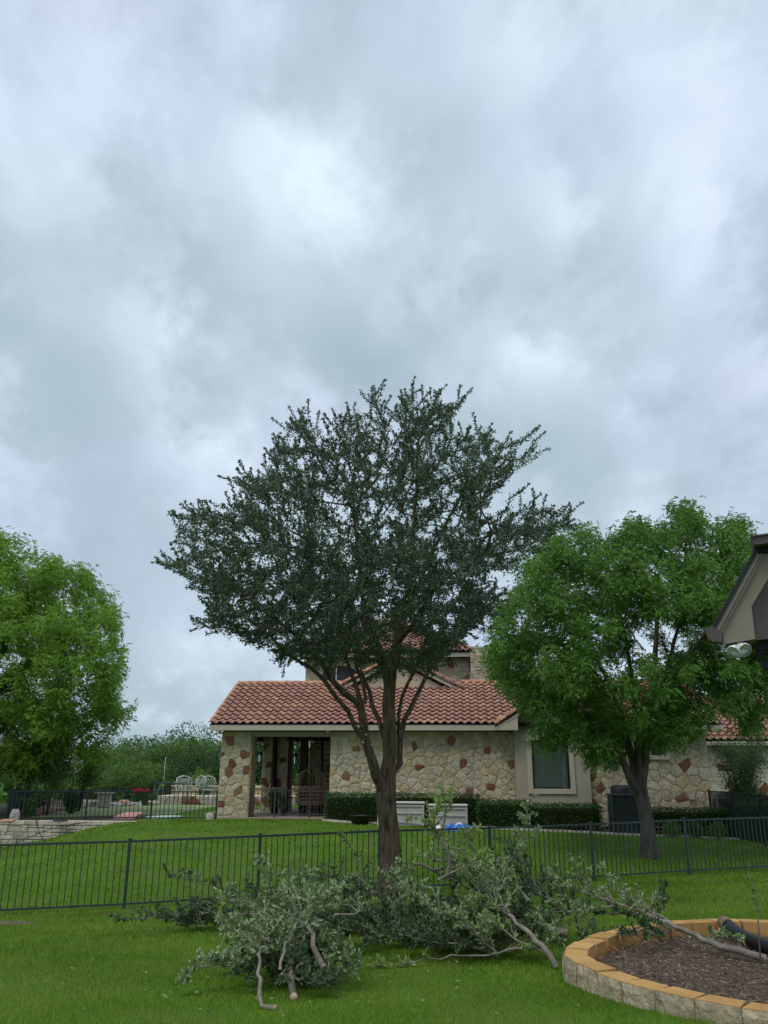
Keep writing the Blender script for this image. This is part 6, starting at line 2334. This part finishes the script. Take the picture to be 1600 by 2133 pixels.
# ------------------------------------------------------------------ cut branches on the lawn
def cut_branch(pts_, r0, lab, mt='leaf_cut', nside=16, slen=.45, leaf_from=.25, per=10, seed=0, L=.047, W=.018, droop=.15, group='cut oak branches lying on the lawn', r1=None, cutend=True, upb=.25, name='cut_branch'):
    rg = np.random.default_rng(seed)
    rr_ = random.Random(seed)
    main = [Vector(p_) for p_ in pts_]
    # smooth resample
    samp = []
    nseg = len(main) - 1
    for i in range(nseg):
        p0, p1, p2, p3 = main[max(i - 1, 0)], main[i], main[i + 1], main[min(i + 2, nseg)]
        m_ = max(2, int((p2 - p1).length / .07))
        for k in range(m_):
            t = k / m_
            samp.append(.5 * ((2 * p1) + (p2 - p0) * t + (2 * p0 - 5 * p1 + 4 * p2 - p3) * t * t + (3 * p1 - p0 - 3 * p2 + p3) * t ** 3))
    samp.append(main[-1])
    samp = [s_ + Vector((rr_.gauss(0, .008), rr_.gauss(0, .008), rr_.gauss(0, .008))) for s_ in samp]
    n_ = len(samp)
    r1 = r1 or r0 * .18
    P = list(samp)
    par = [-1] + list(range(n_ - 1))
    R = [r0 + (r1 - r0) * (i / (n_ - 1)) ** .8 for i in range(n_)]
    # rest on the ground
    for i in range(n_):
        z_ = g1(P[i].x, P[i].y) + R[i] * .8
        if P[i].z < z_:
            P[i].z = z_
    total = sum((P[i + 1] - P[i]).length for i in range(n_ - 1))
    tw = []

    def shoot(start, d, ln, r, lvl):
        cur = start
        p_ = P[start].copy()
        m_ = max(2, int(ln / .07))
        d = d.normalized()
        for k in range(m_):
            d = (d + Vector((rr_.gauss(0, .16), rr_.gauss(0, .16), rr_.gauss(0, .14) - droop * .12 + .02)) * .8).normalized()
            p_ = p_ + d * (ln / m_)
            gl = g1(p_.x, p_.y) + .012
            if p_.z < gl:
                p_.z = gl + rr_.uniform(0, .02)
                d.z = abs(d.z) * .3
            P.append(p_.copy())
            par.append(cur)
            R.append(max(.0016, r * (1 - .75 * k / m_)))
            cur = len(P) - 1
            tw.append((cur, lvl))
            if lvl < 2 and k > 0 and rr_.random() < .55:
                sd = d.cross(Vector((rr_.gauss(0, 1), rr_.gauss(0, 1), rr_.gauss(0, 1)))).normalized()
                shoot(cur, d * .6 + sd * .8 + Vector((0, 0, .15)), ln * rr_.uniform(.3, .5), r * .55, lvl + 1)
    for k in range(nside):
        f_ = leaf_from + (1 - leaf_from) * (k + rr_.random()) / nside
        i = min(n_ - 2, int(f_ * (n_ - 1)))
        d = (P[i + 1] - P[i]).normalized()
        sd = d.cross(Vector((rr_.gauss(0, 1), rr_.gauss(0, 1), rr_.gauss(0, 1)))).normalized()
        if sd.z < -.2:
            sd.z *= -.6
        taper = 1 - .55 * (f_ - leaf_from) / (1 - leaf_from + 1e-6)
        shoot(i, d * .65 + sd * .8 + Vector((0, 0, upb)), slen * taper * rr_.uniform(.6, 1.2), R[i] * .45 + .001, 1)
    for i in range(int(n_ * .82), n_):
        tw.append((i, 1))
    t_ = empty(name, P[0], 0, label=lab, cat='branch', group=group)
    me = limb_mesh(P, par, R, M['bark_cut'], 'stem')
    me.transform(Matrix.Translation(-P[0]))
    st_ = addobj('stem', me, t_)
    if cutend:
        d0 = (P[0] - P[1]).normalized()
        MB().lathe([(0, .004), (R[0] * .95, .003), (R[0] * .98, -.004)], 12).xf(d0.to_track_quat('Z', 'Y').to_matrix().to_4x4()).build('cut_end', M['cutwood'], t_)
    idx = [i for i, l in tw if par[i] >= 0]
    PA = np.array([P[i][:] for i in idx])
    PP = np.array([P[par[i]][:] for i in idx])
    m_ = len(idx)
    t = rg.uniform(0, 1, (m_, per, 1))
    B_ = (PP[:, None] + (PA - PP)[:, None] * t)
    dr = unit(PA - PP)[:, None] * rg.uniform(.4, 1.1, (m_, per, 1)) + unit(rg.normal(size=(m_, per, 3))) * .75
    B_ = B_.reshape(-1, 3) + rg.normal(size=(m_ * per, 3)) * .006
    D_ = unit(dr.reshape(-1, 3))
    lo_ = gz(B_[:, 0], B_[:, 1]) + .01
    B_[:, 2] = np.maximum(B_[:, 2], lo_)
    low = B_[:, 2] < lo_ + .03
    D_[low, 2] = np.abs(D_[low, 2]) * .5
    V_, F_ = leaves_np(B_, D_, L * rg.uniform(.6, 1.25, len(B_)), W * rg.uniform(.75, 1.2, len(B_)), rg, fold=.16, kind=1)
    V_ -= np.array(P[0][:])
    tag(addobj('leaves', npmesh('leaves', V_, F_, M[mt]), t_), kind='stuff')
    return len(F_)


def W3(l):
    return [WY(*q_) for q_ in l]


NT = 0
CB = [
    # front left heap
    ([(572, 2107, 6.55), (543, 2098, 6.6), (540, 2050, 6.75), (541, 1990, 7.1), (548, 1920, 7.5), (552, 1850, 7.75), (548, 1785, 7.85)], .020, 'cut branch with a long bare pale stem and bent foot, front left heap', 'leaf_cut', 16, .42, .42),
    ([(672, 2016, 7.05), (655, 1965, 7.15), (645, 1930, 7.3), (605, 1890, 7.6), (575, 1865, 7.8)], .026, 'thick cut branch leaning at the right of the front left heap', 'leaf_cut', 16, .42, .3),
    ([(612, 2085, 6.9), (610, 2045, 7.0), (603, 1990, 7.3), (592, 1930, 7.6), (608, 1860, 7.8), (610, 1812, 7.9)], .030, 'cut branch standing in the middle of the front left heap', 'leaf_cut', 18, .40, .3),
    ([(580, 2018, 6.85), (592, 1980, 6.95), (605, 1950, 7.1), (640, 1900, 7.5), (690, 1865, 7.9)], .014, 'thin cut branch with a pale zigzag stem in the front left heap', 'leaf_cut', 16, .36, .25),
    ([(640, 2000, 7.5), (540, 2005, 7.3), (455, 2010, 7.2), (392, 2016, 7.1), (372, 2042, 7.05)], .014, 'cut branch reaching low to the left over the grass', 'leaf_cut', 16, .26, .25),
    ([(640, 2015, 7.3), (560, 1960, 7.2), (495, 1930, 7.3), (455, 1945, 7.35)], .014, 'cut branch fanning out at the left of the front heap', 'leaf_cut', 18, .34, .1),
    ([(560, 1990, 7.6), (620, 1955, 7.4), (665, 1950, 7.4), (690, 1975, 7.5)], .014, 'cut branch fanning out at the right of the front heap', 'leaf_cut', 18, .34, .1),
    ([(590, 2030, 7.1), (650, 2050, 6.95), (705, 2045, 7.0)], .012, 'small dark branch at the right foot of the front heap', 'leaf_cut_dark', 14, .26, .1),
    ([(610, 1960, 7.9), (540, 1900, 7.9), (480, 1880, 8.0), (462, 1872, 8.05)], .013, 'cut branch at the upper left of the front heap', 'leaf_cut', 16, .30, .15),
    ([(600, 1990, 7.4), (530, 2020, 7.2), (480, 2025, 7.1)], .012, 'dark leafy branch at the lower left of the front heap', 'leaf_cut_dark', 14, .28, .05),
    ([(700, 1905, 8.6), (745, 1900, 8.7), (640, 1840, 9.0), (648, 1815, 9.0)], .012, 'thin twiggy branch behind the front left heap', 'leaf_cut', 12, .30, .2),
    # low row behind, left
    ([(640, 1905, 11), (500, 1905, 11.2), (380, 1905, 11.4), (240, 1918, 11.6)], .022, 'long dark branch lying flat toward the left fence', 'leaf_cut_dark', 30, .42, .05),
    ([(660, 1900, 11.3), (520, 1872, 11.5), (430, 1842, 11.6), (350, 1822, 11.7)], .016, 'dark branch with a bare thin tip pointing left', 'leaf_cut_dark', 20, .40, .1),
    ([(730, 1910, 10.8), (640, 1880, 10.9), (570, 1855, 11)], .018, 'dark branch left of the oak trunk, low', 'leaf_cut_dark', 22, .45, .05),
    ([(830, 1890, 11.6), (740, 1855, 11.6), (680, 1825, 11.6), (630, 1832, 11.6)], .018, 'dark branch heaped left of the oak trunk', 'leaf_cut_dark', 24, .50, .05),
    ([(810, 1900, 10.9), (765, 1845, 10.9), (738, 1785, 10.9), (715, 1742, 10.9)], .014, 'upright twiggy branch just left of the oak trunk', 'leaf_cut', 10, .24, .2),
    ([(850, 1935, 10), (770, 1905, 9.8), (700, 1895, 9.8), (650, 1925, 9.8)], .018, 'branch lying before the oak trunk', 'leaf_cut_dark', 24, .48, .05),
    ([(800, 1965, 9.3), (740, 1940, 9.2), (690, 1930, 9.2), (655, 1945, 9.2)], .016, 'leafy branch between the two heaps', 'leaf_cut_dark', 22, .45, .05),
    # centre heap
    ([(1160, 2016, 8.3), (1128, 1970, 8.4), (1085, 1930, 8.7), (1045, 1890, 9.0), (1005, 1850, 9.4), (960, 1805, 9.7), (900, 1790, 10)], .030, 'long thick branch whose cut end rests on grass beside the bed', 'leaf_cut', 22, .50, .35),
    ([(932, 1822, 9.25), (938, 1780, 9.2), (916, 1750, 9.2), (902, 1705, 9.2), (912, 1680, 9.2), (928, 1662, 9.2)], .022, 'upright pale barked branch topping the centre heap', 'leaf_cut_yellow', 20, .34, .4),
    ([(914, 1832, 9.0), (950, 1815, 9.0), (976, 1806, 9.0), (1005, 1822, 9.1)], .017, 'short bare crooked branch across the centre heap', 'leaf_cut', 6, .22, .5),
    ([(862, 1800, 9.6), (890, 1806, 9.6), (930, 1825, 9.7), (980, 1850, 9.9)], .019, 'dark branch with a reddish cut end right of the oak trunk', 'leaf_cut_dark', 12, .35, .35),
    ([(1085, 1976, 8.6), (1020, 1990, 8.5), (940, 1992, 8.45), (880, 1998, 8.4), (850, 2008, 8.3), (770, 2014, 8.2)], .014, 'long thin branch lying along the front of the centre heap', 'leaf_cut_yellow', 7, .20, .6),
    ([(1130, 1982, 8.6), (1060, 1945, 8.7), (1010, 1915, 8.9), (960, 1880, 9.1)], .012, 'thin branch parallel to the long thick one', 'leaf_cut_yellow', 14, .30, .3),
    ([(1030, 1900, 10), (1050, 1820, 10.2), (1088, 1750, 10.3), (1102, 1672, 10.3)], .018, 'tall leafy sprig rising at the right of the centre heap', 'leaf_cut', 18, .36, .25),
    ([(1005, 1900, 9.2), (992, 1820, 9.3), (985, 1770, 9.3), (990, 1720, 9.3)], .014, 'yellow green sprig rising in the middle of the heap', 'leaf_cut_yellow', 24, .40, .2),
    ([(1010, 1955, 8.8), (910, 1900, 8.8), (840, 1855, 8.9), (805, 1832, 8.9)], .018, 'broad branch spreading left from the centre heap', 'leaf_cut', 22, .45, .1),
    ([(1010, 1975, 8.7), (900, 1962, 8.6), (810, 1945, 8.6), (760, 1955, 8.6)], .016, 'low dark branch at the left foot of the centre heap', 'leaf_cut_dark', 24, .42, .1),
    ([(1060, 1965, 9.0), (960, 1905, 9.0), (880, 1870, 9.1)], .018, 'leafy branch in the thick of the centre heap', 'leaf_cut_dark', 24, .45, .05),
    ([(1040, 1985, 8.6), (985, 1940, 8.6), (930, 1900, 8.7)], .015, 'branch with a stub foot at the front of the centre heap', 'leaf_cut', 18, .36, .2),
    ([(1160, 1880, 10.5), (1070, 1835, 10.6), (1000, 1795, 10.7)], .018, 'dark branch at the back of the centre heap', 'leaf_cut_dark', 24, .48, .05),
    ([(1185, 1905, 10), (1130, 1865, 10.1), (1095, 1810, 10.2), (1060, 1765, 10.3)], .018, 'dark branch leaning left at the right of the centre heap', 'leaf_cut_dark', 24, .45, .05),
    ([(1182, 1948, 9.6), (1150, 1935, 9.7), (1115, 1918, 9.9), (1085, 1900, 10.0)], .045, 'thick dark log lying half hidden right of the centre heap', 'leaf_cut_dark', 5, .3, .6),
    ([(1100, 1872, 9.3), (1080, 1850, 9.3), (1074, 1830, 9.3)], .024, 'short thick stub with pale cut face right of the heap', 'leaf_cut', 3, .15, .6),
    ([(880, 1880, 9.6), (850, 1840, 9.7), (830, 1815, 9.8)], .014, 'leafy branch close to the right of the oak trunk', 'leaf_cut', 16, .36, .05),
    # right branch over the bed
    ([(1597, 1998, 8.0), (1540, 1982, 8.1), (1480, 1962, 8.3), (1420, 1935, 8.6), (1340, 1900, 9.0), (1280, 1882, 9.3), (1210, 1858, 9.6), (1140, 1820, 9.9)], .034, 'long grey branch lying across the raised bed', 'leaf_cut', 20, .32, .42),
    ([(1440, 1952, 8.5), (1405, 1925, 8.7), (1370, 1905, 8.9), (1330, 1885, 9.1), (1290, 1855, 9.4), (1248, 1802, 9.5)], .020, 'branch forking up from the one across the bed', 'leaf_cut', 16, .24, .35),
    ([(1290, 1885, 9.3), (1200, 1895, 9.3), (1100, 1912, 9.4)], .014, 'pale leafed branch reaching left toward the centre heap', 'leaf_cut', 20, .30, .2),
    ([(1260, 1880, 9.5), (1210, 1840, 9.6), (1195, 1790, 9.6)], .012, 'pale leafed sprig rising right of the centre heap', 'leaf_cut', 16, .30, .1),
    ([(1385, 1935, 8.9), (1376, 1880, 9.0), (1378, 1832, 9.0)], .008, 'thin twig rising behind the raised bed', 'leaf_cut_dark', 8, .18, .2),
    ([(1400, 1940, 8.6), (1350, 1945, 8.5), (1290, 1940, 8.6)], .012, 'leafy twig drooping into the raised bed', 'leaf_cut_dark', 16, .28, .1),
    ([(1460, 1955, 8.4), (1510, 1950, 8.4), (1545, 1962, 8.3)], .009, 'small leafy twig by the black drain pipe', 'leaf_cut', 9, .18, .2),
    ([(1330, 1905, 9.5), (1250, 1900, 9.8), (1180, 1880, 10.0)], .014, 'dark leafy branch behind the pale one at the right', 'leaf_cut_dark', 16, .28, .05),
    ([(1220, 1910, 9.6), (1180, 1870, 9.8), (1150, 1810, 10.0)], .014, 'twiggy branch between the centre heap and the bed', 'leaf_cut', 14, .26, .1),
]
for i, (pts_, r0, lab, mt, ns, sl, lf) in enumerate(CB):
    if i < 11:
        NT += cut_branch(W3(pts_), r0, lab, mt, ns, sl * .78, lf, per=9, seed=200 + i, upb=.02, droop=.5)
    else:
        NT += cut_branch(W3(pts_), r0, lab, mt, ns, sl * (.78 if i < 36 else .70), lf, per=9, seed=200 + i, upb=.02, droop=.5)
# small sprigs filling the heaps, nothing tells them apart
SP = 'small leafy oak sprig buried in the heaps of cut branches'
fillr = random.Random(77)
HE = [(-.76, 7.6, .48, .40, .38, 10, 'leaf_cut'), (-.74, 7.75, .50, .40, .35, 11, 'leaf_cut_dark'), (.95, 9.35, .95, .45, .40, 22, 'leaf_cut_dark'), (.85, 9.1, .9, .35, .35, 7, 'leaf_cut'), (1.0, 9.0, .6, .35, .45, 6, 'leaf_cut_yellow'), (-.1, 10.9, .9, .4, .4, 6, 'leaf_cut_yellow'),
      (1.3, 10.2, .7, .5, .72, 20, 'leaf_cut_dark'), (-.6, 10.9, 1.3, .5, .42, 24, 'leaf_cut_dark'), (2.0, 9.8, .35, .25, .15, 4, 'leaf_cut'), (-2.4, 11.4, 1.0, .35, .15, 9, 'leaf_cut_dark'), (.0, 9.6, .6, .4, .30, 9, 'leaf_cut_dark')]
k_ = 0
for (cx, cy, rx, ry, h, n_, mt) in HE:
    for _ in range(n_):
        k_ += 1
        a = fillr.uniform(0, 6.28)
        q_ = fillr.uniform(0, .85)
        x_, y_ = cx + rx * q_ * math.cos(a), cy + ry * q_ * math.sin(a)
        z_ = g1(x_, y_) + fillr.uniform(.03, h * (1 - q_ * q_ * .8)) * .8
        b_ = fillr.uniform(0, 6.28)
        ln = fillr.uniform(.25, .5)
        up_ = fillr.uniform(-.1, .55)
        p0 = Vector((x_, y_, z_))
        p1 = p0 + Vector((math.cos(b_) * ln * .5, math.sin(b_) * ln * .5, up_ * ln * .5))
        p2 = p0 + Vector((math.cos(b_) * ln, math.sin(b_) * ln, up_ * ln * .9))
        NT += cut_branch([p0, p1, p2], .008, SP, mt, 9, .26, .1, per=9, seed=500 + k_, group='small oak sprigs in the branch heaps', cutend=False, name='oak_sprig')
print('cut leaf tris', NT)

# fallen leaves strewn on the grass
n = 600
X = NR.uniform(-3.2, 3.0, n)
Y = NR.uniform(5.2, 11, n)
wgt = np.exp(-((X + .7) / .9) ** 2 - ((Y - 7) / 1.0) ** 2) + np.exp(-((X - .8) / 1.1) ** 2 - ((Y - 8.6) / 1.0) ** 2) + .10
k = (NR.uniform(0, 1, n) < wgt) & ~in_poly(X, Y, BEDPOLY)
X, Y = X[k], Y[k]
B = np.stack([X, Y, gz(X, Y) + .03], 1)
D = unit(np.stack([NR.normal(size=len(X)), NR.normal(size=len(X)), NR.normal(size=len(X)) * .2], 1))
V_, F_ = leaves_np(B, D, NR.uniform(.028, .05, len(X)), NR.uniform(.010, .020, len(X)), kind=1)
tag(addobj('fallen_leaves', npmesh('fallen_leaves', V_, F_, M['leaf_cut'])), 'loose oak leaves scattered on the grass around the heaps', 'leaves', kind='stuff')

# sapling in the bed
sp = WY(1582, 1992, 7.9)
sap = empty('sapling', (sp.x, sp.y, 0), 0, label='thin bare sapling rising from the raised bed at the right edge', cat='sapling')
sk = [Vector((0, 0, -.02)), WY(1578, 1900, 7.9) - sap.location, WY(1577, 1868, 7.9) - sap.location, WY(1560, 1825, 7.9) - sap.location, WY(1558, 1790, 7.9) - sap.location]
MB().tube(sk, [.008, .006, .005, .003, .0015], 6).tube([sk[2], WY(1590, 1880, 7.9) - sap.location], [.003, .0015], 5).build('stem', M['bark_cut'], sap)
rg = np.random.default_rng(3)
T = np.array([sk[1].lerp(sk[3], rg.uniform(0, 1))[:] for _ in range(26)])
V_, F_ = leaves_np(T, unit(rg.normal(size=(26, 3))), rg.uniform(.02, .045, 26), rg.uniform(.008, .016, 26), rg, kind=1)
addobj('leaves', npmesh('leaves', V_, F_, M['leaf_cut_dark']), sap)

# bare dirt patch at the left edge, below the fence
P = on_ground(2, 1928)
tag(MB().lathe([(0, .012), (.25, .010), (.42, .0), (.46, -.05)], 18).xf(Matrix.Scale(1.3, 4, (1, 0, 0))).build('dirt_patch', M['chip'], loc=P), 'bare patch of pale dirt at the left edge of the lawn', kind='structure')
print('objects', len(bpy.data.objects))
